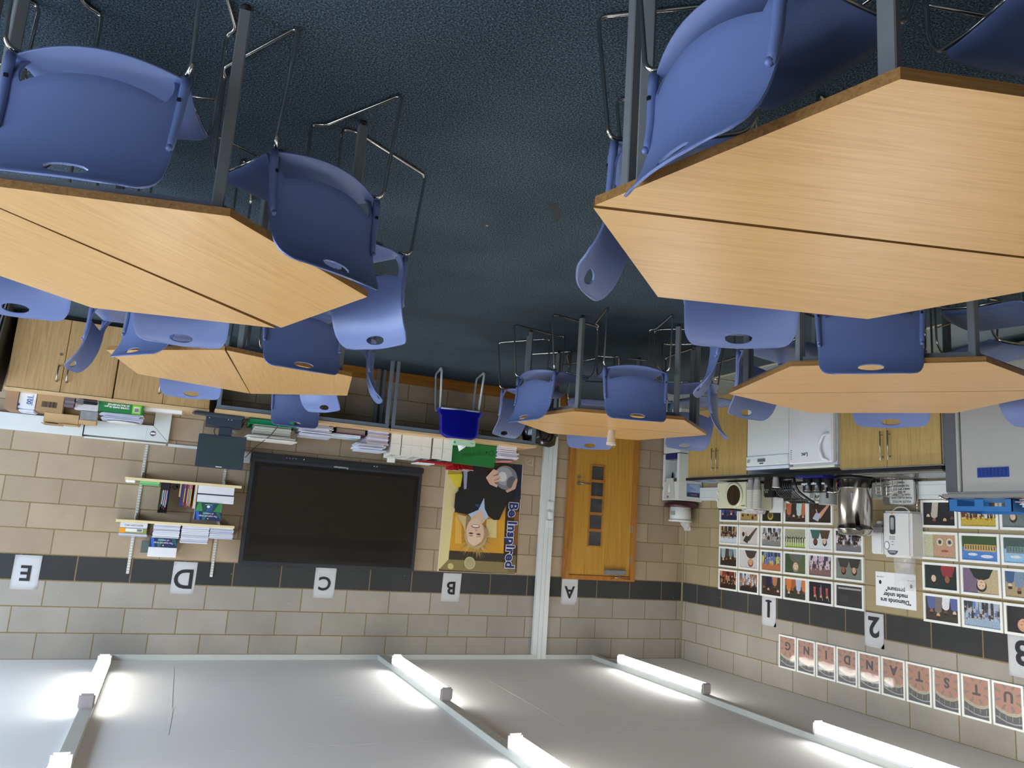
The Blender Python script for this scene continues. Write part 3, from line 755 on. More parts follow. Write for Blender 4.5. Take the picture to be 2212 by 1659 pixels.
def shelf(label, x0, x1, z0):
    t = thing('wall_shelf', label, 'shelf', ((x0 + x1) / 2, 0, z0), group='cream wall shelves')
    obj('shelf_board', bxs(x0, x1, -0.27, -0.016, z0, z0 + 0.024), shelf_m, t, bevel=0.001, seg=1)
    for x in (6.181, 5.453):
        bm = B()
        for s in (-0.004,):
            vs = [(-0.013, z0 - 0.002), (-0.22, z0 - 0.002), (-0.22, z0 - 0.014), (-0.013, z0 - 0.06)]
            a = [bm.verts.new((x - 0.003, y, z)) for y, z in vs]; b_ = [bm.verts.new((x + 0.003, y, z)) for y, z in vs]
            bm.faces.new(a); bm.faces.new(b_[::-1])
            for i in range(4): bm.faces.new((a[i], a[(i + 1) % 4], b_[(i + 1) % 4], b_[i]))
        obj('bracket', bm, railm, t)
    return t
shelf('cream wall shelf nearer the floor, carrying upright books', 5.30, 6.312, 1.366)
shelf('cream wall shelf nearer the ceiling, carrying stacks of paper', 5.318, 6.332, 1.746)

def stack(name, label, cat, x0, x1, y0, y1, z0, z1, n, cols, group=None, jx=0.008, seed=0, kind=None, mats=None, droop=0):
    """a pile of loose sheets or pamphlets: n thin leaves, each a little askew"""
    q = random.Random(seed); bm = B(); ms = mats or [mat('paper_%02x%02x%02x' % c, c, 0.75, var=0.03) for c in cols]
    h = (z1 - z0) / n; cx, cy = (x0 + x1) / 2, (y0 + y1) / 2
    for i in range(n):
        dx, dy, rz = q.uniform(-jx, jx), q.uniform(-jx, jx), q.uniform(-1, 1) * jx * 3
        th = h * q.uniform(0.72, 0.96)
        box(bm, x0 + dx, x1 + dx, y0 + dy, y1 + dy, z0 + i * h, z0 + i * h + th, q.randrange(len(ms)), rz)
    return tag(obj(name, bm, ms), label, cat, group, kind)
WP = [(222, 222, 232), (206, 208, 222), (232, 232, 236), (196, 198, 214)]
SH = 1.770
t = thing('paper_ream', 'orange and green wrapped paper ream on the upper cream shelf', 'paper ream', (6.178, -0.15, SH + 0.047))
obj('wrapper', bxs(6.066, 6.292, -0.268, -0.03, SH + 0.047, SH + 0.094), mat('olive_wrapper', (142, 146, 72), 0.5), t, bevel=0.003)
obj('orange_panel', bxs(6.245, 6.293, -0.2695, -0.26, SH + 0.049, SH + 0.092), mat('orange_print', (236, 150, 20), 0.5), t)
obj('label_panel', bxs(6.10, 6.243, -0.2695, -0.26, SH + 0.052, SH + 0.082), white_pl, t)
bm = B()
for i in range(12): box(bm, 6.108 + i * 0.0035, 6.110 + i * 0.0035, -0.2702, -0.269, SH + 0.056, SH + 0.078)
obj('barcode', bm, inkb, t)
t = thing('paper_ream', 'white wrapped paper ream directly on the upper cream shelf', 'paper ream', (6.18, -0.15, SH))
obj('wrapper', bxs(6.068, 6.292, -0.268, -0.03, SH, SH + 0.046), mat('white_wrapper', (216, 216, 220), 0.5), t, bevel=0.003)
text('printed_text', 'BESTCOPY PRO', 0.022, mat('brown_print', (110, 70, 50), 0.6), t, (6.18, -0.2685, SH + 0.022), WALLT)
stack('paper_sheets', 'white sheets lying on top of the orange and green ream', 'paper', 6.06, 6.292, -0.268, -0.03, SH + 0.095, SH + 0.122, 6, WP, seed=2)
st1 = 'stacks of white papers on the upper shelf'
stack('paper_stack', 'white paper stack under the dark blue box on the upper shelf', 'paper stack', 5.79, 6.015, -0.265, -0.04, SH, SH + 0.122, 16, WP, st1, seed=3, jx=0.004)
stack('paper_stack', 'tallest white paper stack in the middle of the upper shelf', 'paper stack', 5.54, 5.778, -0.265, -0.04, SH, SH + 0.158, 20, WP, st1, seed=4, jx=0.004)
stack('paper_stack', 'white paper stack at the screen end of the upper shelf, top leaf curling', 'paper stack', 5.325, 5.535, -0.262, -0.04, SH, SH + 0.105, 14, WP, st1, seed=5, jx=0.005)
def blue_box(name, label, x0, x1, z0, z1, green=False):
    t = thing(name, label, 'box', ((x0 + x1) / 2, -0.15, z0))
    obj('carton', bxs(x0, x1, -0.268, -0.04, z0, z1), mat('white_carton', (222, 222, 224), 0.55), t, bevel=0.002)
    w, h = x1 - x0, z1 - z0
    fn = lambda u, v, lay: (x0 + w * u, -0.2685 - lay * 0.00015, z0 + h * v)
    if green: s_ = [(rect(0, 0, 1, 1), (28, 72, 62)), ([(0, 1), (.3, 1), (.1, 0), (0, 0)], (52, 130, 70)), ([(.35, 1), (.6, 1), (.45, .2), (.3, 0)], (30, 84, 130)), ([(.7, 1), (.98, 1), (.9, .1), (.8, 0)], (60, 142, 82)), (ell(.5, .45, .06, .14), (225, 235, 235)), (rect(.36, .2, .64, .24), (200, 215, 215))]
    else: s_ = [(rect(0, 0, 1, 1), (24, 36, 84)), ([(.9, 1), (.8, 1), (.86, 0), (.97, 0)], (34, 96, 190)), ([(.7, 1), (.62, 1), (.5, 0), (.72, 0)], (28, 104, 110)), ([(.1, 0), (.25, 0), (.05, .8), (0, .8)], (36, 92, 84)), (ell(.5, .8, .03, .07), (230, 190, 60))]
    art('printed_front', s_, fn, t)
    if not green:
        text('printed_text', 'The inspired range', 0.022, paper, t, ((x0 + x1) / 2, -0.2700, z0 + h * 0.52), WALLT)
        text('printed_text', 'of colours', 0.022, paper, t, ((x0 + x1) / 2, -0.2700, z0 + h * 0.22), WALLT)
    return t
blue_box('paper_box', 'dark blue printed paper box on the white stack, upper shelf', 5.797, 6.032, SH + 0.124, SH + 0.204)
t = thing('paper_box', 'plain white box on top of the dark blue box, highest on the shelves', 'box', (5.91, -0.15, SH + 0.206))
obj('carton', bxs(5.794, 6.034, -0.268, -0.04, SH + 0.206, SH + 0.292), mat('white_carton', (222, 222, 224), 0.55), t, bevel=0.002)
tag(obj('open_flap', prism(B(), [(6.036, -0.06), (6.10, -0.10), (6.098, -0.103), (6.036, -0.065)], SH + 0.16, SH + 0.27), mat('grey_green_board', (96, 112, 104), 0.6)), 'grey green card standing behind the white and blue boxes', 'card')
SL = 1.390
tag(obj('paper_bundle', bxs(6.225, 6.308, -0.24, -0.06, SL, SL + 0.022), paper, bevel=0.006), 'small crumpled white paper bundle at the window end of lower shelf', 'paper')
stack('green_paper_stack', 'short stack of pale green papers on the lower cream shelf', 'paper stack', 6.022, 6.186, -0.26, -0.05, SL, SL + 0.036, 7, [(140, 208, 130), (156, 220, 148), (120, 190, 116)], seed=8, jx=0.004)
t = thing('magazine_file', 'black open magazine file of leaning pamphlets on the lower shelf', 'magazine file', (5.965, -0.15, SL))
bm = B(); box(bm, 5.925, 6.005, -0.26, -0.04, SL, SL + 0.006); box(bm, 5.925, 5.929, -0.26, -0.04, SL, SL + 0.28); box(bm, 6.001, 6.005, -0.26, -0.04, SL, SL + 0.28); box(bm, 5.925, 6.005, -0.044, -0.04, SL, SL + 0.28); box(bm, 5.925, 6.005, -0.26, -0.256, SL, SL + 0.07)
obj('file_box', bm, blackp, t)
for i, c in enumerate([(40, 96, 168), (210, 210, 214), (176, 60, 40), (196, 206, 220), (70, 110, 160), (222, 222, 222), (120, 108, 78), (92, 84, 60)]):
    x = 5.936 + i * 0.008
    tag(obj('pamphlet', box(B(), x, x + 0.005, -0.25, -0.05, SL + 0.007, SL + 0.20 + 0.06 * ((i * 37) % 5) / 5), mat('pamphlet_%d' % i, c, 0.5)),
        '%s pamphlet standing in the black magazine file' % ('blue', 'light grey', 'brick red', 'pale blue', 'steel blue', 'white', 'khaki', 'olive brown')[i], 'pamphlet', 'pamphlets in the magazine file')
bm = B()
for a in ((5.855, 1.41), (5.882, 1.425)): lathe(bm, [(0.022, -0.24), (0.025, -0.21), (0.02, -0.17)], a[0], a[1], 14, ax='y')
tag(obj('tape_roll', bm, blackp), 'black tape dispenser rolls beside the upright books', 'tape dispenser')
bc = [((206, 170, 110), 'tan'), ((34, 52, 110), 'navy'), ((44, 64, 120), 'dark blue'), ((190, 44, 40), 'red'), ((30, 60, 110), 'blue'), ((196, 60, 44), 'rust red'), ((110, 160, 200), 'light blue'), ((214, 90, 40), 'orange')]
for i, (c, nm) in enumerate(bc):
    x = 5.830 - i * 0.0138; hh = (0.12 if i == 0 else 0.19 + 0.006 * (i % 3) + i * 0.0015)
    tt = tag(obj('book', bxs(x, x + 0.012, -0.255, -0.06, SL, SL + hh), mat('book_%d' % i, c, 0.5), bevel=0.0015, seg=1), '%s spine among the thin books upright on the lower shelf' % nm, 'book', 'thin books on the lower shelf')
    if i in (3, 5, 7):
        m_ = obj('spine_title', bxs(-0.003, 0.003, -0.1, -0.0985, 0.04, hh - 0.03), mat('yellow_print', (236, 190, 60), 0.5), tt, world=False)
tag(obj('book', bxs(5.689, 5.712, -0.255, -0.06, SL, SL + 0.218), mat('cream_book', (206, 194, 172), 0.55), bevel=0.002), 'thick cream book at the end of the upright row', 'book')
tag(obj('paper_box', bxs(5.362, 5.684, -0.262, -0.05, SL, SL + 0.072), mat('white_carton', (222, 222, 224), 0.55), bevel=0.002), 'flat white box lying directly on the lower cream shelf', 'box')
tag(obj('paper_box', bxs(5.356, 5.682, -0.262, -0.05, SL + 0.084, SL + 0.155), mat('white_carton', (222, 222, 224), 0.55), bevel=0.002), 'flat white box second up on the lower cream shelf', 'box')
tag(obj('dark_card', bxs(5.365, 5.68, -0.26, -0.05, SL + 0.0725, SL + 0.0835), mat('navy_board', (30, 40, 60), 0.5)), 'dark card between the two flat white boxes', 'card')
blue_box('paper_box', 'green leaf-patterned box on the flat white boxes, lower shelf', 5.458, 5.688, SL + 0.156, SL + 0.238, True)
blue_box('paper_box', 'dark blue printed box just beneath the upper cream shelf', 5.445, 5.686, SL + 0.239, SL + 0.318)

# ================================================================ BENCH (two long tables) AND OAK CUPBOARDS
BT = 0.72
for nm, x0, x1, lab in (('a', 4.005, 5.645, 'long oak-topped bench table under the big screen, joined to its twin'), ('b', 2.385, 3.998, 'long oak-topped bench table under the poster, with royal blue chair')):
    t = thing('bench_table', lab, 'table', ((x0 + x1) / 2, -0.31, 0), group='long bench tables on the back wall')
    obj('benchtop', bxs(x0, x1, -0.62, -0.012, BT - 0.025, BT), beech, t)
    fm = B(); box(fm, x0 + 0.01, x1 - 0.01, -0.61, -0.58, BT - 0.065, BT - 0.0255); box(fm, x0 + 0.01, x1 - 0.01, -0.05, -0.022, BT - 0.065, BT - 0.0255)
    box(fm, x0 + 0.01, x0 + 0.045, -0.58, -0.05, BT - 0.065, BT - 0.0255); box(fm, x1 - 0.045, x1 - 0.01, -0.58, -0.05, BT - 0.065, BT - 0.0255)
    obj('top_frame', fm, bench_grey, t)
    for x in (x0 + 0.01, x1 - 0.045):
        for y in (-0.61, -0.055): obj('leg', bxs(x, x + 0.035, y, y + 0.035, 0.0, BT - 0.0655), bench_grey, t, bevel=0.003, seg=1)

lock_m = satin
def cupboard(label, x0, x1, lock):
    t = thing('cupboard', label, 'cupboard', ((x0 + x1) / 2, -0.24, 0), group='low oak cupboards')
    obj('carcass', bxs(x0, x1, -0.452, -0.012, 0.04, BT - 0.0255), cab_oak, t)
    obj('plinth', bxs(x0 + 0.01, x1 - 0.01, -0.43, -0.02, 0.0, 0.04), blackp, t)
    obj('worktop', bxs(x0 - 0.003, x1 + 0.003, -0.478, -0.010, BT - 0.025, BT), beech, t)
    xm = (x0 + x1) / 2
    for i, (a, b_) in enumerate(((x0 + 0.003, xm - 0.003), (xm + 0.003, x1 - 0.003))):
        d = obj('door', bxs(a, b_, -0.471, -0.4525, 0.045, BT - 0.03), cab_oak, t, bevel=0.001, seg=1)
        hx = b_ - 0.035 if i == 0 else a + 0.035
        bm = tube(B(), [(hx, -0.4715, 0.46), (hx, -0.498, 0.475), (hx, -0.503, 0.53), (hx, -0.498, 0.585), (hx, -0.4715, 0.60)], [0.009, 0.007, 0.006, 0.007, 0.009], 8)
        obj('handle', bm, satin, d)
        if lock and i == 1: obj('lock', lathe(B(), [(0.012, -0.476), (0.012, -0.4712)], hx, 0.36, 14, ax='y', sm=False), satin, d)
cupboard('low two-door oak cupboard under the stacked cardboard boxes, with a round lock', 6.506, 7.325, True)
cupboard('low two-door oak cupboard under the copier paper, next to the bench', 5.692, 6.498, False)
# things leaning beyond the cupboards at the picture edge
for i, (x, c, nm) in enumerate(((7.372, (64, 60, 44), 'olive brown'), (7.40, (120, 122, 124), 'grey'), (7.43, (86, 88, 92), 'dark grey'))):
    t = obj('leaning_board', bxs(x, x + 0.012, -0.62 + 0.03 * i, -0.05, 0.0, 0.70 - 0.05 * i), mat('board_%d' % i, c, 0.6))
    t.rotation_euler = (0, R(4 + 2 * i), 0)
    tag(t, '%s board leaning upright beside the oak cupboard, at picture edge' % nm, 'board', 'boards leaning beside the cupboards')

# ---------------------------------------------------------------- on the cupboards
kraft = mat('brown_cardboard', (168, 136, 96), 0.75, var=0.08); kraft2 = mat('pale_cardboard', (196, 160, 112), 0.75, var=0.08)
CT = BT
tag(obj('cardboard_box', bxs(7.225, 7.318, -0.40, -0.10, CT, CT + 0.155), mat('dusty_cardboard', (156, 124, 96), 0.8), bevel=0.002), 'plain brown cardboard box at the window end of the cupboards', 'box')
t = thing('glove_box', 'white box printed 100 on its side, between two brown boxes', 'box', (7.15, -0.30, CT))
obj('carton', bxs(7.093, 7.222, -0.385, -0.15, CT, CT + 0.135), mat('white_carton', (222, 222, 224), 0.55), t, bevel=0.003)
bl = mat('blue_print', (60, 84, 150), 0.6)
text('printed_number', '100', 0.05, bl, t, (7.145, -0.3862, CT + 0.06), (90, -90, 0), 0.001)
text('printed_text', 'Disposable gloves', 0.013, bl, t, (7.118, -0.3862, CT + 0.06), (90, -90, 0))
obj('printed_mark', lathe(B(), [(0.012, -0.3862), (0.012, -0.385)], 7.218, CT + 0.105, 14, ax='y'), bl, t)
tag(obj('crumpled_paper', bxs(7.095, 7.22, -0.36, -0.16, CT + 0.136, CT + 0.160), mat('bluish_wrap', (206, 210, 226), 0.6), bevel=0.008), 'crumpled white wrapping on top of the white box', 'paper')
t = thing('cardboard_box', 'taped brown cardboard box with black barcode on its side', 'box', (6.985, -0.27, CT))
obj('carton', bxs(6.882, 7.088, -0.385, -0.14, CT, CT + 0.142), kraft, t, bevel=0.002)
bm = B(); q = random.Random(5); x = 6.93
while x < 7.045: w_ = q.choice([0.0015, 0.003, 0.004]); box(bm, x, x + w_, -0.3862, -0.385, CT + 0.055, CT + 0.105); x += w_ + q.choice([0.0015, 0.003])
obj('barcode', bm, inkb, t)
obj('packing_tape', bxs(6.965, 7.0, -0.3866, -0.14, CT + 0.142, CT + 0.1425), mat('packing_tape', (186, 160, 116), 0.2, coat=0.4), t)
t = thing('cardboard_box', 'open brown cardboard box with loose flaps stacked behind the barcode box', 'box', (6.88, -0.26, CT + 0.144))
bm = B(); box(bm, 6.75, 7.02, -0.34, -0.12, CT + 0.144, CT + 0.228)
obj('carton', bm, kraft2, t, bevel=0.002)
bm = prism(B(), [(6.752, -0.35), (6.90, -0.36), (6.90, -0.20), (6.752, -0.18)], CT + 0.232, CT + 0.236); obj('flap', bm, kraft2, t)
bm = prism(B(), [(6.87, -0.345), (7.03, -0.37), (7.03, -0.15), (6.88, -0.17)], CT + 0.238, CT + 0.242); obj('flap', bm, kraft, t)
tag(obj('box_support', bxs(6.70, 6.878, -0.26, -0.10, CT, CT + 0.142), kraft), 'brown cardboard box half hidden behind the purple grey paper pile', 'box')
stack('paper_stack', 'short purplish grey paper pile beside the barcode box', 'paper stack', 6.80, 6.876, -0.40, -0.27, CT, CT + 0.085, 12, [(124, 112, 118), (140, 128, 132), (108, 98, 104)], seed=11, jx=0.003)
t = thing('stationery_box', 'white printed box with black lettering behind the stapler', 'box', (6.69, -0.30, CT))
obj('carton', bxs(6.609, 6.795, -0.37, -0.262, CT, CT + 0.095), mat('greyish_carton', (206, 200, 198), 0.6), t, bevel=0.002)
text('printed_text', 'Box File', 0.02, inkb, t, (6.76, -0.3712, CT + 0.03), WALLT, 0.0008)
t = thing('stapler', 'black heavy stapler lying before the white printed box', 'stapler', (6.70, -0.42, CT))
obj('base_plate', bxs(6.62, 6.76, -0.435, -0.405, CT, CT + 0.012), blackp, t, bevel=0.003)
bm = prism(B(), [(6.615, -0.433), (6.74, -0.433), (6.74, -0.407), (6.615, -0.407)], CT + 0.016, CT + 0.045); obj('arm', bm, blackp, t, bevel=0.005)
obj('hinge_post', bxs(6.725, 6.775, -0.438, -0.402, CT + 0.002, CT + 0.055), satin, t, bevel=0.004)
t = thing('plastic_tub', 'clear grey plastic wrapped carton with wooden edge on the white printed box', 'carton', (6.66, -0.27, CT + 0.098))
obj('film_wrap', bxs(6.603, 6.742, -0.365, -0.265, CT + 0.098, CT + 0.18), mat('cloudy_film', (150, 148, 146), 0.15, coat=0.5, var=0.35, scale=30), t, bevel=0.003)
obj('wood_edge', bxs(6.605, 6.745, -0.37, -0.265, CT + 0.1805, CT + 0.215), kraft2, t, bevel=0.002)
t = thing('copier_paper_box', 'bright green copier paper carton with white lettering and barcode', 'paper ream', (6.42, -0.29, CT))
grn = mat('bright_green_carton', (24, 118, 58), 0.5)
obj('carton', bxs(6.245, 6.605, -0.395, -0.13, CT, CT + 0.088), grn, t, bevel=0.002)
obj('lime_panel', bxs(6.262, 6.335, -0.3962, -0.39, CT + 0.004, CT + 0.084), mat('lime_print', (124, 196, 40), 0.5), t)
obj('barcode_panel', bxs(6.275, 6.322, -0.3968, -0.39, CT + 0.02, CT + 0.07), white_pl, t)
bm = B()
for i in range(9): box(bm, 6.280 + i * 0.0042, 6.2822 + i * 0.0042, -0.3976, -0.3966, CT + 0.03, CT + 0.066)
obj('barcode', bm, inkb, t)
text('printed_text', 'A3 MULTIPURPOSE', 0.021, paper, t, (6.555, -0.3962, CT + 0.018), WALLT, 0.0006, align='LEFT', sx=1) 
t2 = t.children[-1]; t2.data.transform(Matrix.Translation((-0.195, 0, 0)))
text('printed_text', 'COPIER PAPER 80 gsm', 0.021, paper, t, (6.36, -0.3962, CT + 0.04), WALLT, 0.0006, align='LEFT')
stack('loose_papers', 'untidy bluish white papers heaped on the green carton', 'paper', 6.25, 6.575, -0.39, -0.14, CT + 0.09, CT + 0.15, 8, WP, seed=14, jx=0.018)
t = obj('oval_lid', lathe(B(), [(0.10, 0.0), (0.135, 0.006), (0.138, 0.012), (0.12, 0.016)], 0, 0, 28), mat('ivory_plastic', (222, 220, 206), 0.4), world=False)
t.location = (6.40, -0.26, CT + 0.152); t.scale = (1, 0.75, 1)
tag(t, 'oval ivory lid lying on the papers above the green carton', 'lid')
tag(obj('white_plank', box(B(), 5.915, 6.243, -0.33, -0.23, CT, CT + 0.03, 0, R(3)), white_pl, bevel=0.002), 'white plastic plank lying between green carton and keyboard', 'plank')

# dado trunking with mitred elbow, window end
t = thing('dado_trunking', 'wide white dado trunking behind the cardboard boxes, turning down at an elbow', 'trunking', (6.9, 0, 0.86))
obj('channel_cover', bxs(6.73, 8.95, -0.062, -0.0015, 0.875, 1.025), pvc, t, bevel=0.003)
def wallprism(bm, pts, y0, y1):
    a = [bm.verts.new((x, y0, z)) for x, z in pts]; b_ = [bm.verts.new((x, y1, z)) for x, z in pts]; n = len(pts)
    bm.faces.new(a); bm.faces.new(b_[::-1])
    for i in range(n): bm.faces.new((a[i], a[(i + 1) % n], b_[(i + 1) % n], b_[i]))
    return bm
obj('lower_channel', wallprism(B(), [(6.725, 0.87), (6.725, 1.005), (6.006, 1.005), (6.15, 0.862)], -0.060, -0.0015), pvc, t)
obj('drop_channel', wallprism(B(), [(6.004, 1.003), (6.148, 0.86), (6.148, 0.722), (6.004, 0.722)], -0.060, -0.0015), pvc, t)
obj('joint_gap', bxs(6.722, 6.732, -0.0605, -0.001, 0.87, 1.02), blackp, t)
obj('joint_gap', bxs(6.20, 6.202, -0.0606, -0.058, 0.862, 1.0), mat('seam_grey', (150, 152, 152), 0.6), t)
obj('round_sticker', lathe(B(), [(0.026, -0.0612), (0.026, -0.060)], 6.145, 0.935, 20, ax='y', sm=False), mat('purple_sticker', (96, 76, 96), 0.5), t)
obj('sticker_text_band', bxs(6.125, 6.165, -0.0618, -0.0612, 0.927, 0.943), paper, t)
tag(obj('loose_trim', bxs(6.02, 6.72, -0.03, 0, 1.02, 1.034), pvc), 'loose white strip lying on top of the dado trunking', 'trim')

# ---------------------------------------------------------------- computer
dk = mat('charcoal_blue_plastic', (48, 60, 74), 0.4)
t = thing('monitor', 'dark monitor switched off, standing on a small computer under the shelves', 'monitor', (5.53, -0.25, CT + 0.09))
obj('housing', bxs(5.316, 5.744, -0.285, -0.245, 0.905, 1.218), dk, t, bevel=0.006)
obj('screen_panel', bxs(5.342, 5.722, -0.2865, -0.284, 0.932, 1.196), mat('dark_lcd', (48, 66, 68), 0.25, coat=0.3, var=0.15, scale=2), t)
obj('logo', bxs(5.505, 5.56, -0.2865, -0.2845, 1.202, 1.209), white_pl, t)
obj('stand', bxs(5.455, 5.572, -0.27, -0.21, 0.822, 0.93), dk, t, bevel=0.004)
t = thing('desktop_computer', 'small dark desktop computer under the monitor, with ports at its end', 'computer', (5.53, -0.2, BT))
obj('case', bxs(5.375, 5.70, -0.33, -0.06, BT + 0.002, BT + 0.10), dk, t, bevel=0.004)
obj('side_panel', bxs(5.37, 5.3755, -0.32, -0.07, BT + 0.008, BT + 0.095), blackp, t)
obj('port', bxs(5.367, 5.3705, -0.20, -0.19, BT + 0.03, BT + 0.08), white_pl, t); obj('port', bxs(5.367, 5.3705, -0.17, -0.16, BT + 0.03, BT + 0.08), white_pl, t)
for x in (5.50, 5.47, 5.67): obj('front_socket', bxs(x, x + 0.008, -0.3315, -0.3295, BT + 0.03, BT + 0.038), white_pl, t)
t = thing('keyboard', 'charcoal keyboard lying in front of the small computer', 'keyboard', (5.60, -0.42, BT), R(-6))
obj('keyboard_tray', box(B(), -0.225, 0.225, -0.075, 0.075, 0.002, 0.020), dk, t, world=False, bevel=0.004)
bm = B()
for j in range(5):
    for i in range(20): box(bm, -0.212 + i * 0.0212, -0.212 + i * 0.0212 + 0.017, -0.062 + j * 0.0245, -0.062 + j * 0.0245 + 0.019, 0.020, 0.027)
obj('keys', bm, mat('key_grey', (70, 78, 88), 0.5), t, world=False)
tag(obj('black_cable', tube(B(), [(5.362, -0.20, 0.80), (5.36, -0.36, 0.76), (5.34, -0.50, 0.735), (5.16, -0.53, 0.732), (5.05, -0.52, 0.76), (5.12, -0.50, 0.88), (5.24, -0.30, 1.0), (5.29, -0.08, 1.08)], 0.004, 6, 0.05), blackp), 'thin black cable looping past the green tray up to the socket', 'cable')
tag(obj('cable', tube(B(), [(5.60, -0.05, 0.82), (5.61, -0.08, 0.85), (5.60, -0.2, 0.90), (5.59, -0.24, 0.95)], 0.0035, 6, 0.03), blackp), 'short black lead dropping behind the monitor', 'cable')
tag(obj('cable', tube(B(), [(5.44, -0.08, 0.83), (5.40, -0.1, 0.86), (5.42, -0.15, 0.89), (5.40, -0.24, 0.94)], 0.0035, 6, 0.03), white_pl), 'short white lead dropping behind the monitor', 'cable')

# ---------------------------------------------------------------- along the bench
tr = mat('translucent_green_tray', (20, 130, 84), 0.25, coat=0.4)
t = thing('letter_tray', 'green plastic letter tray full of papers on the bench', 'tray', (5.11, -0.3, BT))
bm = B(); box(bm, 4.905, 5.325, -0.46, -0.16, BT, BT + 0.004); box(bm, 4.905, 4.909, -0.46, -0.16, BT, BT + 0.075); box(bm, 5.321, 5.325, -0.46, -0.16, BT, BT + 0.075); box(bm, 4.905, 5.325, -0.164, -0.16, BT, BT + 0.075); box(bm, 4.905, 5.325, -0.46, -0.456, BT, BT + 0.055)
box(bm, 4.89, 5.345, -0.475, -0.456, BT + 0.055, BT + 0.062)
obj('tray_body', bm, tr, t)
stack('paper_stack', 'cream and grey papers piled in the green tray', 'paper stack', 4.93, 5.27, -0.44, -0.18, BT + 0.0045, BT + 0.165, 16, [(196, 202, 186), (178, 178, 166), (120, 104, 92), (206, 208, 200)], seed=21, jx=0.005)
stack('paper_sheets', 'curling white sheets on top of the green tray pile', 'paper', 4.87, 5.31, -0.45, -0.17, BT + 0.167, BT + 0.20, 5, [(226, 224, 214), (214, 210, 200)], seed=22, jx=0.02)
stack('paper_stack', 'spread white papers on the bench with the lowest sheet curling', 'paper stack', 4.545, 4.855, -0.47, -0.15, BT, BT + 0.115, 13, WP, seed=23, jx=0.022)
t = thing('ring_binder', 'maroon and grey ring binder lying flat on the bench', 'binder', (4.34, -0.3, BT))
obj('cover', bxs(4.19, 4.50, -0.44, -0.15, BT, BT + 0.004), mat('maroon_card', (110, 26, 60), 0.5), t)
obj('leaves', bxs(4.205, 4.49, -0.43, -0.16, BT + 0.005, BT + 0.05), mat('grey_leaves', (140, 128, 118), 0.8, scale=90, var=0.2), t)
obj('cover', bxs(4.19, 4.50, -0.44, -0.15, BT + 0.051, BT + 0.055), mat('maroon_card', (110, 26, 60), 0.5), t)
obj('spine', bxs(4.185, 4.1895, -0.44, -0.15, BT, BT + 0.055), blackp, t)
stack('paper_sheets', 'pale blue sheets sliding off the ring binder', 'paper', 4.24, 4.545, -0.42, -0.16, BT + 0.056, BT + 0.088, 4, [(206, 220, 230), (222, 230, 236)], seed=25, jx=0.02)
stack('paper_stack', 'dense white and lilac paper stack between the binder and magazine files', 'paper stack', 3.965, 4.182, -0.44, -0.16, BT, BT + 0.13, 18, [(214, 214, 232), (196, 198, 224), (228, 228, 236), (200, 180, 176)], seed=26, jx=0.008)
stack('paper_sheets', 'bent white sheets fanned over the dense paper stack', 'paper', 3.99, 4.27, -0.44, -0.15, BT + 0.131, BT + 0.20, 7, [(206, 214, 232), (226, 228, 236)], seed=27, jx=0.02)
mwc = mat('white_card_file', (226, 224, 214), 0.65)
for i, (x, lab) in enumerate(((3.825, 'white card magazine file next to the paper stack'), (3.71, 'white card magazine file, second from the paper stack'), (3.605, 'white card magazine file, third from the paper stack'), (3.50, 'white card magazine file against the grey gap'), (3.375, 'white card magazine file beyond the grey gap, under red magazine'), (3.265, 'white card magazine file next to the green folder'))):
    t = thing('magazine_file', lab, 'magazine file', (x + 0.05, -0.29, BT), group='white card magazine files on the bench')
    bm = B(); x1 = x + 0.104
    box(bm, x, x1, -0.42, -0.16, BT, BT + 0.003)
    for xx in (x, x1 - 0.003):
        vs = [(-0.42, BT + 0.003), (-0.16, BT + 0.003), (-0.16, BT + 0.235), (-0.42, BT + 0.215 + 0.008 * (i % 2))]
        a = [bm.verts.new((xx, y, z)) for y, z in vs]; b_ = [bm.verts.new((xx + 0.003, y, z)) for y, z in vs]
        bm.faces.new(a); bm.faces.new(b_[::-1])
        for k in range(4): bm.faces.new((a[k], a[(k + 1) % 4], b_[(k + 1) % 4], b_[k]))
    box(bm, x, x1, -0.423, -0.42, BT, BT + 0.215 + 0.008 * (i % 2)); box(bm, x, x1, -0.163, -0.16, BT, BT + 0.235)
    obj('card_body', bm, mwc, t)
    obj('fold_line', bxs(x + 0.003, x1 - 0.003, -0.4236, -0.423, BT + 0.098, BT + 0.1), mat('seam_grey', (150, 152, 152), 0.6), t)
    if i % 2: obj('label_mark', bxs(x + 0.085, x + 0.1, -0.4236, -0.423, BT + 0.13, BT + 0.132), inkb, t)
tag(obj('leaning_card', prism(B(), [(3.80, -0.155), (3.88, -0.135), (3.88, -0.132), (3.80, -0.152)], BT, BT + 0.275), mwc), 'bent white card sticking up from the magazine files', 'card')
redm = mat('red_cover', (176, 28, 34), 0.45)
t = thing('open_magazine', 'red magazine lying open face down across the white files', 'magazine', (3.42, -0.29, BT + 0.238))
obj('cover', prism(B(), [(3.235, -0.41), (3.60, -0.40), (3.60, -0.17), (3.235, -0.18)], BT + 0.239, BT + 0.262), redm, t, bevel=0.006)
obj('pages', bxs(3.44, 3.63, -0.405, -0.18, BT + 0.263, BT + 0.272), paper, t)
tag(obj('book_prop', bxs(2.80, 3.22, -0.30, -0.10, BT, BT + 0.20), kraft), 'brown carton hidden behind the green folder on the bench', 'box')
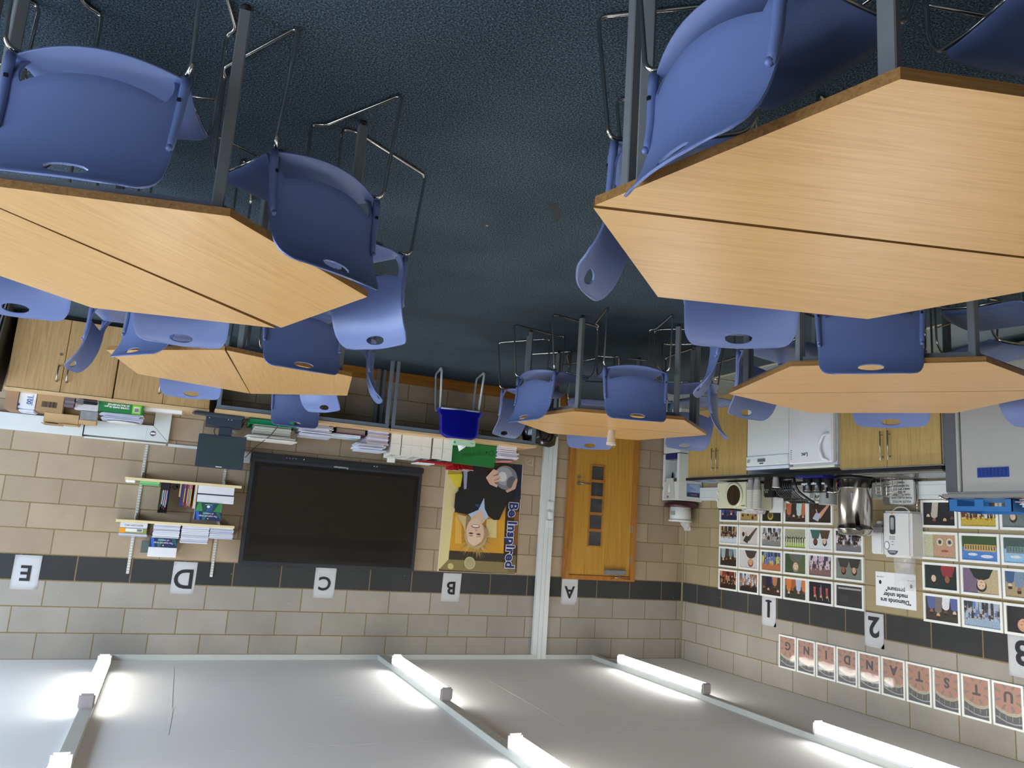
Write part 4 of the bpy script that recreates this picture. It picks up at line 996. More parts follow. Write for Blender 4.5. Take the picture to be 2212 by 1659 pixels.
for i, (x, z, rz) in enumerate(((3.19, 0.962, 6), (3.13, 0.962, -10), (3.08, 0.962, -24), (3.045, 0.962, -34))):
    t = obj('red_booklet', bxs(-0.005, 0.005, -0.075, 0.075, 0, 0.10), [redm]); t.location = (x, -0.24, BT + 0.202); t.rotation_euler = (0, R(rz), R(70))
    t2_ = obj('pages', bxs(-0.0025, 0.0025, -0.073, 0.077, 0.002, 0.102), paper, t, world=False)
    tag(t, 'red and white booklet, %s in the fan above the green folder' % ('first', 'second', 'third', 'last')[i], 'booklet', 'red booklets fanned behind the green folder')
t = thing('green_folder', 'bright green folder handwritten Dangerous, standing on the bench', 'folder', (2.99, -0.34, BT))
fg = mat('green_folder_card', (26, 116, 48), 0.5, var=0.04)
bm = B(); a_ = [(3.262, BT + 0.002), (2.735, BT + 0.006), (2.752, BT + 0.242), (3.245, BT + 0.232)]
wallprism(bm, a_, -0.356, -0.350); obj('front_cover', bm, fg, t)
bm = B(); wallprism(bm, [(p[0] + 0.004, p[1] - 0.002 * 0) for p in a_], -0.345, -0.33); obj('leaves', bm, mat('grey_leaves', (140, 128, 118), 0.8, scale=90, var=0.2), t)
text('handwriting', 'Dangerous', 0.088, mat('ballpoint_black', (14, 40, 18), 0.7), t, (2.955, -0.3578, BT + 0.115), (90, -10, 0), -0.0022)
t = thing('tissue_box', 'mint green tissue box with white tissue pulled up, before the green folder', 'tissue box', (3.15, -0.48, BT))
obj('carton', bxs(3.055, 3.30, -0.54, -0.43, BT, BT + 0.052), mat('mint_carton', (172, 214, 186), 0.5), t, bevel=0.003)
obj('oval_mark', lathe(B(), [(0.011, -0.5415), (0.011, -0.540)], 3.285, BT + 0.03, 12, ax='y'), mat('teal_print', (70, 130, 120), 0.5), t)
text('printed_text', 'tissues', 0.015, mat('teal_print', (70, 130, 120), 0.5), t, (3.09, -0.5412, BT + 0.027), WALLT)
bm = B(); q = random.Random(4); c0 = bm.verts.new((3.21, -0.48, BT + 0.115)); rg = []
for k in range(10):
    a = 2 * math.pi * k / 10; rg.append(bm.verts.new((3.19 + 0.055 * math.cos(a) * q.uniform(.7, 1), -0.485 + 0.03 * math.sin(a), BT + 0.053 + 0.012 * (k % 2))))
for k in range(10): bm.faces.new((rg[k], rg[(k + 1) % 10], c0))
bm.faces.new(rg[::-1]); obj('tissue', bm, paper, t)
stack('exercise_books', 'thick white book pad at the end of the bench', 'book', 2.52, 2.735, -0.40, -0.16, BT, BT + 0.062, 3, [(222, 218, 228)], seed=31, jx=0.003)
stack('exercise_books', 'curled white magazines piled on the thick pad', 'magazines', 2.50, 2.735, -0.40, -0.16, BT + 0.063, BT + 0.135, 9, [(216, 214, 226), (236, 236, 240), (190, 188, 200)], seed=32, jx=0.012)
t = obj('pink_folder', bxs(-0.11, 0.11, -0.10, 0.10, 0, 0.012), mat('pink_card', (216, 128, 124), 0.6), world=False, bevel=0.003); t.location = (2.62, -0.30, BT + 0.153); t.rotation_euler = (R(-6), R(-5), R(34))
tag(t, 'pink folder lying askew on top of the curled magazines', 'folder')
# black bag at the end of the bench
t = thing('black_bag', 'large black shiny bag standing past the end of the bench', 'bag', (2.2, -0.30, 0))
bm = B(); n = 18; rings = []
for j in range(9):
    v = j / 8; z = 0.66 * v; ring = []
    for k in range(n):
        a = 2 * math.pi * k / n; w = 0.21 * (1 - 0.35 * max(0, v - 0.7)) * (1 + 0.08 * math.sin(5 * a + 3 * v)); d = 0.15 * (1 - 0.5 * max(0, v - 0.75) * 2) * (1 + 0.06 * math.cos(4 * a))
        ring.append(bm.verts.new((2.215 + w * math.cos(a), -0.30 + d * math.sin(a), z * (0.98 + 0.02 * math.sin(3 * a)))))
    rings.append(ring)
for a, b_ in zip(rings, rings[1:]):
    for k in range(n): bm.faces.new((a[k], a[(k + 1) % n], b_[(k + 1) % n], b_[k])).smooth = True
bm.faces.new(rings[0][::-1]); bm.faces.new(rings[-1])
obj('bag_body', bm, mat('black_leather', (18, 18, 17), 0.25, coat=0.5, bump=0.6, bscale=25), t)
obj('bag_handle', tube(B(), [(2.10, -0.44, 0.50), (2.14, -0.46, 0.62), (2.24, -0.46, 0.63), (2.28, -0.44, 0.50)], 0.010, 8, 0.04), blackp, t)
obj('shoulder_strap', tube(B(), [(2.35, -0.43, 0.34), (2.25, -0.462, 0.45), (2.12, -0.46, 0.50), (2.04, -0.42, 0.54)], 0.012, 8, 0.04), mat('khaki_strap', (90, 84, 60), 0.6), t)
# chalk mark on the wall
bm = B()
for x0, z0, x1, z1 in ((2.13, 0.78, 2.22, 0.785), (2.13, 0.78, 2.135, 0.86), (2.135, 0.86, 2.215, 0.85), (2.215, 0.85, 2.22, 0.785), (2.15, 0.80, 2.20, 0.83)):
    dx, dz = x1 - x0, z1 - z0; l = math.hypot(dx, dz); nx, nz = -dz / l * 0.002, dx / l * 0.002
    wallprism(bm, [(x0 - nx, z0 - nz), (x1 - nx, z1 - nz), (x1 + nx, z1 + nz), (x0 + nx, z0 + nz)], -0.0015, -0.0005)
tag(obj('chalk_mark', bm, mat('chalk', (216, 206, 186), 0.9)), 'small square chalk outline drawn on the wall past the bench end', 'chalk mark')
# stains on the carpet
bm = B(); q = random.Random(2); pts = []
for k in range(26):
    a = 2 * math.pi * k / 26; e = 0.125 * math.cos(a); f = 0.028 * math.sin(a) * q.uniform(.6, 1.2) + 0.25 * (e * e) * 6
    pts.append((4.31 - 0.53 * e + 0.85 * f, -4.83 + 0.85 * e + 0.53 * f))
tag(obj('carpet_stain', prism(bm, pts, 0.0002, 0.0012), mat('old_stain', (50, 52, 50), 0.95, var=0.3, scale=60)), 'faint dark curved stain on the open carpet', 'stain')
tag(obj('carpet_crumb', lathe(B(), [(0.006, 0.0), (0.008, 0.004), (0.003, 0.008)], 4.551, -4.475, 8), mat('crumb', (170, 150, 120), 0.8)), 'tiny pale crumb on the open carpet', 'crumb')
# ================================================================ KITCHEN RUN
KX = 0.60; WT = 0.93
black_top = mat('black_worktop', (34, 34, 34), 0.22, var=0.25, scale=260, coat=0.2)
tag(obj('worktop', bxs(0.0, 0.63, -4.08, -0.88, WT - 0.03, WT), black_top, bevel=0.003), 'long black speckled kitchen worktop along the photo-frame wall', 'worktop')
def kcup(label, y0, y1):
    t = thing('kitchen_cupboard', label, 'cupboard', (0.3, (y0 + y1) / 2, 0), group='oak-fronted kitchen cupboards')
    obj('carcass', bxs(0.01, KX - 0.02, y0, y1, 0.15, WT - 0.031), white_pl, t)
    obj('plinth', bxs(0.05, KX - 0.05, y0, y1, 0.004, 0.15), kit_oak, t)
    ym = (y0 + y1) / 2
    for i, (a, b_) in enumerate(((y0 + 0.002, ym - 0.002), (ym + 0.002, y1 - 0.002))):
        d = obj('door', bxs(KX - 0.019, KX, a, b_, 0.16, WT - 0.04), kit_oak, t, bevel=0.001, seg=1)
        hy = b_ - 0.035 if i == 0 else a + 0.035
        bm = tube(B(), [(KX + 0.032, hy, 0.595), (KX + 0.032, hy, 0.835)], 0.006, 10)
        for z in (0.625, 0.805): tube(bm, [(KX - 0.001, hy, z), (KX + 0.032, hy, z)], 0.004, 8)
        obj('bar_handle', bm, satin, d)
kcup('oak kitchen cupboard beside the water cooler, two long bar handles', -1.865, -0.88)
kcup('oak kitchen cupboard below the sink, two long bar handles', -4.06, -3.075)
wg = mat('appliance_white', (232, 236, 232), 0.32, coat=0.3, var=0.02)
wg2 = mat('fridge_white', (234, 232, 232), 0.34, coat=0.3, var=0.02)
t = thing('dishwasher', 'white dishwasher with a control panel, knob and small display', 'dishwasher', (0.32, -2.175, 0))
obj('body', bxs(0.03, KX - 0.02, -2.475, -1.88, 0.05, 0.845), wg, t, bevel=0.004)
obj('plinth', bxs(0.05, KX - 0.06, -2.47, -1.885, 0.004, 0.06), mat('plinth_grey', (90, 92, 94), 0.6), t)  # set-back base in plain mid grey
dd = obj('door', bxs(KX - 0.0195, KX + 0.012, -2.472, -1.882, 0.10, 0.712), wg, t, bevel=0.005)
pnl = obj('control_panel', bxs(KX - 0.0195, KX + 0.022, -2.472, -1.882, 0.716, 0.815), wg, t, bevel=0.006)
obj('top_panel', bxs(0.03, KX + 0.02, -2.476, -1.879, 0.822, 0.852), mat('appliance_top', (226, 232, 240), 0.3, coat=0.3), t, bevel=0.004)
obj('dial', lathe(B(), [(0.020, KX + 0.022), (0.018, KX + 0.034)], -1.925, 0.765, 20, ax='x'), mat('dial_silver', (190, 194, 196), 0.3, 0.4), pnl)
for i in range(4): obj('button', lathe(B(), [(0.006, KX + 0.022), (0.005, KX + 0.026)], -1.975 - i * 0.018, 0.757, 10, ax='x'), white_pl, pnl)
obj('display_recess', bxs(KX + 0.018, KX + 0.0235, -2.16, -2.05, 0.745, 0.778), mat('display_grey', (104, 108, 110), 0.3), pnl)
text('brand_lettering', 'INDESIT', 0.016, blackp, pnl, (KX + 0.0235, -2.105, 0.792), KITT, 0.0006)
obj('button', bxs(KX + 0.02, KX + 0.0245, -2.345, -2.325, 0.745, 0.79), wg2, pnl)

t = thing('fridge', 'white under-counter fridge with curved side handle', 'fridge', (0.33, -2.75, 0))
obj('body', bxs(0.03, KX - 0.01, -3.035, -2.50, 0.01, 0.845), wg2, t, bevel=0.004)
fd = obj('door', bxs(KX - 0.008, KX + 0.045, -3.035, -2.50, 0.05, 0.825), wg2, t, bevel=0.010)
obj('top', bxs(0.03, KX + 0.03, -3.04, -2.495, 0.846, 0.868), mat('cream_white_top', (226, 226, 206), 0.4), t, bevel=0.004)
bm = tube(B(), [(KX + 0.045, -2.995, 0.565), (KX + 0.072, -2.95, 0.585), (KX + 0.078, -2.915, 0.66), (KX + 0.078, -2.915, 0.72), (KX + 0.072, -2.95, 0.795), (KX + 0.045, -2.995, 0.812)], [0.012, 0.014, 0.015, 0.015, 0.014, 0.012], 12)
obj('handle', bm, wg2, fd)
text('brand_lettering', 'Lec', 0.050, mat('dark_grey_print', (60, 60, 64), 0.5), fd, (KX + 0.0455, -2.705, 0.742), (90, 0, 90), 0.0012, 1.15)
for i in range(5): obj('warning_print', bxs(KX + 0.045, KX + 0.0458, -2.545, -2.525, 0.69 + i * 0.02, 0.70 + i * 0.02), mat('grey_print', (150, 160, 158), 0.6), fd)

# stainless sink set in the worktop
t = thing('sink', 'stainless steel sink and drainer set into the black worktop', 'sink', (0.33, -3.6, WT))
bm = B(); box(bm, 0.06, 0.58, -4.05, -3.185, WT + 0.0005, WT + 0.006)
for i in range(8): box(bm, 0.12 + i * 0.05, 0.135 + i * 0.05, -3.50, -3.21, WT + 0.006, WT + 0.010)
obj('drainer', bm, satin, t, bevel=0.001, seg=1)
bm = B(); box(bm, 0.10, 0.54, -4.03, -3.56, WT + 0.006, WT + 0.012)
obj('bowl_rim', bm, chrome, t, bevel=0.002)
obj('bowl_well', bxs(0.12, 0.52, -4.01, -3.58, WT + 0.0122, WT + 0.013), mat('sink_dark_well', (90, 90, 90), 0.2, 1.0), t)
t = thing('mixer_tap', 'chrome lever tap beside the grey trolley', 'tap', (0.12, -3.86, WT))
obj('body', lathe(B(), [(0.026, WT + 0.0135), (0.024, WT + 0.02), (0.02, WT + 0.12), (0.024, WT + 0.19), (0.018, WT + 0.21)], 0.13, -3.86, 18), chrome, t)
obj('spout', tube(B(), [(0.13, -3.86, WT + 0.15), (0.22, -3.80, WT + 0.20), (0.27, -3.77, WT + 0.17)], 0.010, 10, 0.03), chrome, t)
obj('lever', tube(B(), [(0.13, -3.86, WT + 0.205), (0.17, -3.80, WT + 0.235)], [0.011, 0.006], 10), chrome, t)

# white dado trunking behind the worktop
t = thing('dado_trunking', 'white dado trunking on the kitchen wall just above the worktop', 'trunking', (0.03, -2.5, 0.95))
obj('channel_cover', bxs(0.0015, 0.055, -6.0, -0.375, 0.955, 1.105), pvc, t, bevel=0.003)
obj('channel_seam', bxs(0.0545, 0.0562, -6.0, -0.37, 0.985, 0.987), mat('seam_grey', (150, 152, 152), 0.6), t); obj('channel_seam', bxs(0.0545, 0.0562, -6.0, -0.37, 1.07, 1.072), mat('seam_grey', (150, 152, 152), 0.6), t)

# ---------------------------------------------------------------- water cooler
cw = mat('cooler_white', (216, 218, 210), 0.4, var=0.03)
t = thing('water_cooler', 'white floor-standing water cooler with recessed taps in the room corner', 'water cooler', (0.19, -0.20, 0))
bm = B(); box(bm, 0.015, 0.36, -0.37, -0.03, 0.0, 0.55); obj('lower_body', bm, cw, t, bevel=0.008)
bm = B(); box(bm, 0.015, 0.235, -0.37, -0.03, 0.552, 0.90); box(bm, 0.235, 0.36, -0.37, -0.325, 0.56, 0.90); box(bm, 0.235, 0.36, -0.075, -0.03, 0.56, 0.90); box(bm, 0.015, 0.36, -0.37, -0.03, 0.90, 1.125)
obj('upper_body', bm, cw, t, bevel=0.004)
obj('recess_back', bxs(0.236, 0.245, -0.324, -0.076, 0.63, 0.90), mat('recess_grey', (168, 172, 170), 0.35, coat=0.3), t)
obj('drip_tray', bxs(0.246, 0.365, -0.32, -0.08, 0.558, 0.628), mat('navy_drip_tray', (34, 38, 100), 0.35, coat=0.3), t, bevel=0.008)
bm = B(); pr = [(0.361, -0.31, 1.11), (0.361, -0.09, 1.11), (0.361, -0.13, 0.86), (0.361, -0.27, 0.86)]
a = [bm.verts.new(p) for p in pr]; b_ = [bm.verts.new((p[0] + 0.016, p[1], p[2])) for p in pr]; bm.faces.new(a[::-1]); bm.faces.new(b_)
for k in range(4): bm.faces.new((a[k], a[(k + 1) % 4], b_[(k + 1) % 4], b_[k]))
fp = obj('tap_fascia', bm, mat('fascia_beige', (196, 194, 184), 0.4), t, bevel=0.003)
bm = B(); pr = [(0.3775, -0.222, 1.03), (0.3775, -0.178, 1.03), (0.3775, -0.196, 0.93), (0.3775, -0.204, 0.93)]; bm.faces.new([bm.verts.new(p) for p in pr]); obj('white_flash', bm, paper, fp)
obj('round_badge', lathe(B(), [(0.015, 0.377), (0.015, 0.379)], -0.18, 1.085, 16, ax='x', sm=False), mat('blue_badge', (50, 60, 140), 0.4), fp)
obj('badge_half', bxs(0.379, 0.3795, -0.193, -0.181, 1.076, 1.094), mat('red_badge', (200, 50, 60), 0.4), fp)
for y, m_, z in ((-0.155, blackp, 0.80), (-0.235, white_pl, 0.79)):
    obj('tap', lathe(B(), [(0.006, z - 0.02), (0.012, z), (0.014, z + 0.05), (0.02, z + 0.06)], 0.30, y, 12), m_, t)
obj('green_label', bxs(0.361, 0.362, -0.048, -0.035, 0.96, 1.0), mat('green_print', (30, 130, 100), 0.5), t)
obj('rust_mark', bxs(0.06, 0.16, -0.3712, -0.370, 0.02, 0.05), mat('rust', (110, 76, 50), 0.8, var=0.4, scale=80), t)
t2 = thing('cooler_notice', 'blue and white laminated notice stuck on the side of the water cooler', 'notice', (0.12, -0.372, 0.9))
def cf(u, v, lay): return (0.245 - 0.21 * (1 - u), -0.3712 - lay * 0.0002, 0.915 + 0.16 * v)
s_ = [(rect(0, 0, 1, 1), (120, 150, 196)), (rect(.05, .66, .95, .98), (32, 46, 84)), (rect(.3, .78, .4, .86), (220, 70, 60)), (rect(.42, .78, .7, .86), (90, 100, 130))]
q = random.Random(6)
for j in range(6): s_.append((rect(.08, .08 + j * .09, .35 + q.random() * .55, .11 + j * .09), (215, 222, 235)))
art('notice_sheet', s_, cf, t2)
t = thing('white_tub', 'white tub in a maroon bowl, standing on the water cooler', 'tub', (0.185, -0.2, 1.126))
obj('bowl', lathe(B(), [(0.10, 1.1265), (0.16, 1.135), (0.20, 1.165), (0.205, 1.20), (0.195, 1.205), (0.12, 1.19)], 0.205, -0.205, 32), mat('maroon_plastic', (72, 24, 30), 0.35, coat=0.2), t)
obj('tub_body', lathe(B(), [(0.115, 1.19), (0.125, 1.20), (0.128, 1.34), (0.125, 1.35)], 0.205, -0.205, 28), cw, t)
obj('tub_label', bxs(0.328, 0.3345, -0.26, -0.19, 1.25, 1.30), mat('grey_print', (150, 160, 158), 0.6), t)
obj('rim', lathe(B(), [(0.13, 1.35), (0.14, 1.353), (0.142, 1.372), (0.13, 1.376)], 0.205, -0.205, 28), white_pl, t)
film = mat('clear_film', (232, 234, 236), 0.12, alpha=0.45, coat=0.6, var=0.1, scale=40)
bm = B(); q = random.Random(12); rings = []
for j in range(5):
    ring = []
    for k in range(12):
        a = 2 * math.pi * k / 12; r_ = (0.075 - 0.010 * j) * q.uniform(0.7, 1.25)
        ring.append(bm.verts.new((0.17 + r_ * math.cos(a) - 0.01 * j, -0.26 + r_ * math.sin(a) * 0.8, 1.377 + 0.024 * j + q.uniform(-.004, .004))))
    rings.append(ring)
for a, b_ in zip(rings, rings[1:]):
    for k in range(12): bm.faces.new((a[k], a[(k + 1) % 12], b_[(k + 1) % 12], b_[k]))
bm.faces.new(rings[0][::-1]); bm.faces.new(rings[-1])
tag(obj('plastic_bag', bm, film), 'crumpled clear plastic bag on top of the white tub', 'bag')

# ---------------------------------------------------------------- on the worktop
crm = mat('cream_microwave', (214, 212, 180), 0.4, var=0.03)
t = thing('microwave', 'cream microwave with a big round dark door and two knobs', 'microwave', (0.22, -1.42, WT))
obj('housing', bxs(0.075, 0.42, -1.655, -1.165, WT + 0.012, WT + 0.29), crm, t, bevel=0.012)
dr = obj('door_ring', lathe(B(), [(0.135, 0.42), (0.135, 0.432), (0.118, 0.44), (0.108, 0.436), (0.106, 0.424)], -1.465, WT + 0.152, 40, ax='x'), crm, t)
obj('door_glass', lathe(B(), [(0.107, 0.424), (0.107, 0.436)], -1.465, WT + 0.152, 40, ax='x', sm=False), mat('smoked_glass', (40, 32, 24), 0.15, coat=0.6), dr)
obj('door_grip', bxs(0.424, 0.4345, -1.362, -1.336, WT + 0.115, WT + 0.19), mat('grip_grey', (120, 118, 104), 0.5), t)
for z in (0.125, 0.205): obj('knob', lathe(B(), [(0.016, 0.42), (0.014, 0.438)], -1.195, WT + z, 18, ax='x'), white_pl, t)
text('brand_lettering', 'SANYO', 0.018, blackp, t, (0.4215, -1.60, WT + 0.262), KITT)
for y in (-1.2, -1.62): obj('foot', bxs(0.10, 0.13, y - 0.01, y + 0.01, WT, WT + 0.012), blackp, t)
tag(obj('tray', bxs(0.10, 0.38, -1.36, -1.15, WT + 0.292, WT + 0.305), blackp, bevel=0.003), 'thin black tray on top of the cream microwave', 'tray')
bm = B(); q = random.Random(9); n = 14; rings = []
for j in range(4):
    ring = []
    for k in range(n):
        a = 2 * math.pi * k / n
        ring.append(bm.verts.new((0.24 + 0.12 * math.cos(a) * q.uniform(.8, 1), -1.54 + 0.15 * math.sin(a) * q.uniform(.8, 1.05), WT + 0.293 + 0.014 * j + q.uniform(-.003, .003) * (j > 0))))
    rings.append(ring)
for a, b_ in zip(rings, rings[1:]):
    for k in range(n): bm.faces.new((a[k], a[(k + 1) % n], b_[(k + 1) % n], b_[k]))
bm.faces.new(rings[0][::-1]); bm.faces.new(rings[-1])
tag(obj('plastic_bag', bm, film), 'clear plastic bags flattened on top of the cream microwave', 'bag')
tag(obj('kettle_lead', tube(B(), [(0.2, -1.14, WT + 0.01), (0.24, -1.09, WT + 0.02), (0.2, -1.05, WT + 0.06), (0.06, -1.03, WT + 0.08)], 0.005, 6, 0.03), blackp), 'black mains lead curling beside the microwave', 'cable')
tag(obj('blue_leaflet', box(B(), 0.46, 0.58, -1.20, -1.06, WT, WT + 0.003), mat('leaflet_blue', (96, 140, 210), 0.5)), 'small blue leaflet on the worktop end nearest the water cooler', 'leaflet')
tag(obj('socket_block', bxs(0.056, 0.09, -1.14, -1.06, 1.0, 1.09), blackp, bevel=0.01), 'black plug-in timer block on the white dado beside the microwave', 'plug')
cupm = mat('paper_cup', (240, 236, 222), 0.6, var=0.02)
def cup(bm, x, y, z, r0=0.027, r1=0.036, h=0.095):
    lathe(bm, [(r0, z), (r1, z + h), (r1 + 0.0025, z + h), (r1 + 0.002, z + h - 0.004), (r1 - 0.002, z + h - 0.001), (r0 - 0.001, z + 0.004)], x, y, 20); return bm
def cups(label, x, y, n):
    t = thing('cup_stack', label, 'cups', (x, y, WT), group='columns of stacked white paper cups')
    for i in range(n):
        bm = B(); cup(bm, x, y, WT + 0.001 + i * 0.0108 + (0 if i == 0 else 0.0), 0.029, 0.043, 0.11)
        obj('cup', bm, cupm, t)
cups('column of stacked white paper cups touching the microwave', 0.46, -1.77, 19)
cups('column of stacked white paper cups nearer the black box', 0.46, -1.865, 18)
tag(obj('backing_board', box(B(), 0.058, 0.070, -1.80, -1.60, WT + 0.005, WT + 0.31), white_pl), 'plain white panel standing behind the paper cups', 'panel')
t = thing('black_bag', 'black glossy bag of supplies beside the paper cups on the worktop', 'bag', (0.33, -1.98, WT))
obj('bag_body', bxs(0.22, 0.44, -2.10, -1.925, WT, WT + 0.18), mat('glossy_black_film', (16, 16, 16), 0.15, coat=0.6, bump=0.5, bscale=30), t, bevel=0.012)
for i in range(5): obj('print_mark', bxs(0.4402, 0.441, -1.945 - i * 0.012 - 0.008, -1.945 - i * 0.012, WT + 0.10 + 0.02 * (i % 2), WT + 0.115 + 0.02 * (i % 2)), mat('grey_print', (150, 160, 158), 0.6), t)
t = thing('dish_rack', 'black curved slotted dish rack on the worktop behind the single cup', 'dish rack', (0.40, -2.3, WT))
bm = B(); n = 12
for k in range(9):          # ribs sweeping up from front to back
    y = -2.14 - k * 0.030
    tube(bm, [(0.50, y, WT + 0.012), (0.50, y - 0.01, WT + 0.10), (0.46, y - 0.05, WT + 0.17), (0.36, y - 0.08, WT + 0.225)], 0.0055, 6, 0.04)
tube(bm, [(0.50, -2.12, WT + 0.11), (0.50, -2.42, WT + 0.115)], 0.010, 8); tube(bm, [(0.50, -2.12, WT + 0.015), (0.50, -2.42, WT + 0.015)], 0.012, 8)
tube(bm, [(0.40, -2.18, WT + 0.20), (0.40, -2.50, WT + 0.205)], 0.009, 8); tube(bm, [(0.36, -2.22, WT + 0.225), (0.36, -2.52, WT + 0.23)], 0.009, 8)
box(bm, 0.26, 0.50, -2.45, -2.12, WT + 0.0, WT + 0.012)
tube(bm, [(0.50, -2.42, WT + 0.01), (0.49, -2.44, WT + 0.12), (0.42, -2.50, WT + 0.19), (0.36, -2.54, WT + 0.232)], 0.012, 8, 0.05)
obj('rack_frame', bm, mat('gloss_black_rack', (26, 26, 27), 0.2, coat=0.5), t)
tag(obj('paper_cup', cup(B(), 0.54, -2.22, WT + 0.0005), cupm), 'single white paper cup on the worktop before the black dish rack', 'cup')
tag(obj('blue_tray', bxs(0.36, 0.56, -2.84, -2.49, WT, WT + 0.012), mat('navy_tray', (32, 34, 132), 0.35, coat=0.3), bevel=0.004), 'dark blue tray under the black canisters', 'tray')
tin = mat('black_tin', (24, 22, 21), 0.3, coat=0.5)
for y, w in ((-2.545, 'coffee'), (-2.66, 'sugar'), (-2.775, 'tea')):
    t = thing('canister', 'black kitchen canister lettered %s on the dark blue tray' % w, 'canister', (0.44, y, WT + 0.0125), group='black storage canisters')
    z = WT + 0.0125
    obj('tin_body', lathe(B(), [(0.05, z), (0.052, z + 0.003), (0.052, z + 0.108), (0.05, z + 0.112)], 0.44, y, 28), tin, t)
    obj('lid_ring', lathe(B(), [(0.0535, z + 0.1125), (0.0535, z + 0.117)], 0.44, y, 28), chrome, t)
    obj('lid', lathe(B(), [(0.052, z + 0.1175), (0.05, z + 0.128), (0.012, z + 0.132)], 0.44, y, 28), tin, t)
    text('lettering', w, 0.032, paper, t, (0.4935, y, z + 0.055), KITT, 0.0006)
jug = mat('matt_grey_white_jug', (190, 190, 186), 0.45)
t = thing('jug', 'pale grey plastic jug standing behind the canisters beside the urn', 'jug', (0.24, -2.56, WT))
obj('jug_body', lathe(B(), [(0.062, WT), (0.066, WT + 0.01), (0.082, WT + 0.235), (0.086, WT + 0.24), (0.078, WT + 0.236), (0.06, WT + 0.02)], 0.24, -2.585, 28), jug, t)
obj('jug_handle', tube(B(), [(0.26, -2.51, WT + 0.21), (0.28, -2.45, WT + 0.20), (0.28, -2.45, WT + 0.12), (0.26, -2.52, WT + 0.07)], 0.008, 8, 0.04), jug, t)
t = thing('wire_stand', 'tangle of chrome wire utensils behind the black canisters', 'utensils', (0.3, -2.42, WT))
bm = B()
for k in range(6):
    a = k * 1.05; tube(bm, [(0.24, -2.34 - 0.01 * k, WT + 0.001), (0.24, -2.36 - 0.012 * k, WT + 0.14), (0.25 + 0.02 * math.cos(a), -2.39 - 0.015 * k, WT + 0.185), (0.24, -2.42 - 0.012 * k, WT + 0.15)], 0.003, 6, 0.02)
obj('wires', bm, chrome, t)
# urn
t = thing('water_urn', 'tall polished steel water urn with black tap and black lid knobs', 'urn', (0.30, -2.97, WT))
ux, uy = 0.335, -2.985
obj('base_ring', lathe(B(), [(0.142, WT + 0.0002), (0.152, WT + 0.004), (0.149, WT + 0.025)], ux, uy, 40), blackp, t)
ur = mat('polished_steel', (190, 186, 180), 0.14, 1.0, var=0.04)
obj('urn_body', lathe(B(), [(0.142, WT + 0.025), (0.145, WT + 0.03), (0.145, WT + 0.095), (0.149, WT + 0.098), (0.149, WT + 0.104), (0.145, WT + 0.108), (0.145, WT + 0.455)], ux, uy, 48), ur, t)
ld = obj('lid', lathe(B(), [(0.153, WT + 0.456), (0.153, WT + 0.460), (0.146, WT + 0.465), (0.134, WT + 0.50), (0.10, WT + 0.515), (0.02, WT + 0.518)], ux, uy, 48), ur, t)
obj('lid_knob', lathe(B(), [(0.02, WT + 0.5185), (0.03, WT + 0.525), (0.03, WT + 0.535), (0.01, WT + 0.54)], ux, uy, 18), blackp, ld)
obj('side_handle', lathe(B(), [(0.014, WT + 0.43), (0.032, WT + 0.437), (0.034, WT + 0.46), (0.012, WT + 0.472)], ux + 0.10, uy - 0.14, 18), blackp, t)
bm = tube(B(), [(ux + 0.11, uy + 0.085, WT + 0.145), (ux + 0.185, uy + 0.135, WT + 0.145)], 0.011, 10); obj('tap_body', bm, chrome, t)
bm = tube(B(), [(ux + 0.185, uy + 0.135, WT + 0.105), (ux + 0.185, uy + 0.135, WT + 0.20)], [0.008, 0.012], 10); obj('tap_lever', bm, blackp, t)
obj('red_light', lathe(B(), [(0.006, ux + 0.118), (0.006, ux + 0.128)], uy + 0.08, WT + 0.06, 10, ax='x'), mat('red_print', (190, 30, 40), 0.4), t)
obj('printed_label', bxs(ux + 0.118, ux + 0.124, uy - 0.09, uy - 0.075, WT + 0.15, WT + 0.20), mat('grey_print', (150, 160, 158), 0.6), t)
# wire draining basket
t = thing('wire_basket', 'square chrome wire basket standing on the draining board', 'basket', (0.2, -3.22, WT + 0.01))
bm = B()
for z in (0.015, 0.045, 0.075, 0.105, 0.135, 0.165): tube(bm, [(0.16, -3.17, WT + z), (0.28, -3.17, WT + z), (0.28, -3.34, WT + z), (0.16, -3.34, WT + z)], 0.0022, 6, closed=True)
for x, y in ((0.16, -3.17), (0.22, -3.17), (0.28, -3.17), (0.28, -3.22), (0.28, -3.28), (0.28, -3.34), (0.22, -3.34), (0.16, -3.34)): tube(bm, [(x, y, WT + 0.0105), (x, y, WT + 0.168)], 0.003, 6)
obj('wire_frame', bm, chrome, t)
# metal notice board
t = thing('notice_board', 'rounded white notice handwritten POLITE NOTICE behind the wire basket', 'notice', (0.08, -3.25, WT + 0.006))
bm = B(); pts = []
for cx, cy, a0 in ((-3.055, WT + 0.055, 90 - 0), (-3.055, 1.165, 0), (-3.36, 1.165, 270), (-3.36, WT + 0.055, 180)):
    pass
def rrect(y0, y1, z0, z1, r, n=6):
    o = []
    for cy, cz, a0 in ((y1 - r, z1 - r, 0), (y0 + r, z1 - r, 90), (y0 + r, z0 + r, 180), (y1 - r, z0 + r, 270)):
        for k in range(n + 1):
            a = R(a0 + 90 * k / n); o.append((cy + r * math.cos(a), cz + r * math.sin(a)))
    return o
def yz_prism(bm, pts, x0, x1):
    a = [bm.verts.new((x0, y, z)) for y, z in pts]; b_ = [bm.verts.new((x1, y, z)) for y, z in pts]; n = len(pts)
    bm.faces.new(a); bm.faces.new(b_[::-1])
    for i in range(n): bm.faces.new((a[i], a[(i + 1) % n], b_[(i + 1) % n], b_[i]))
    return bm
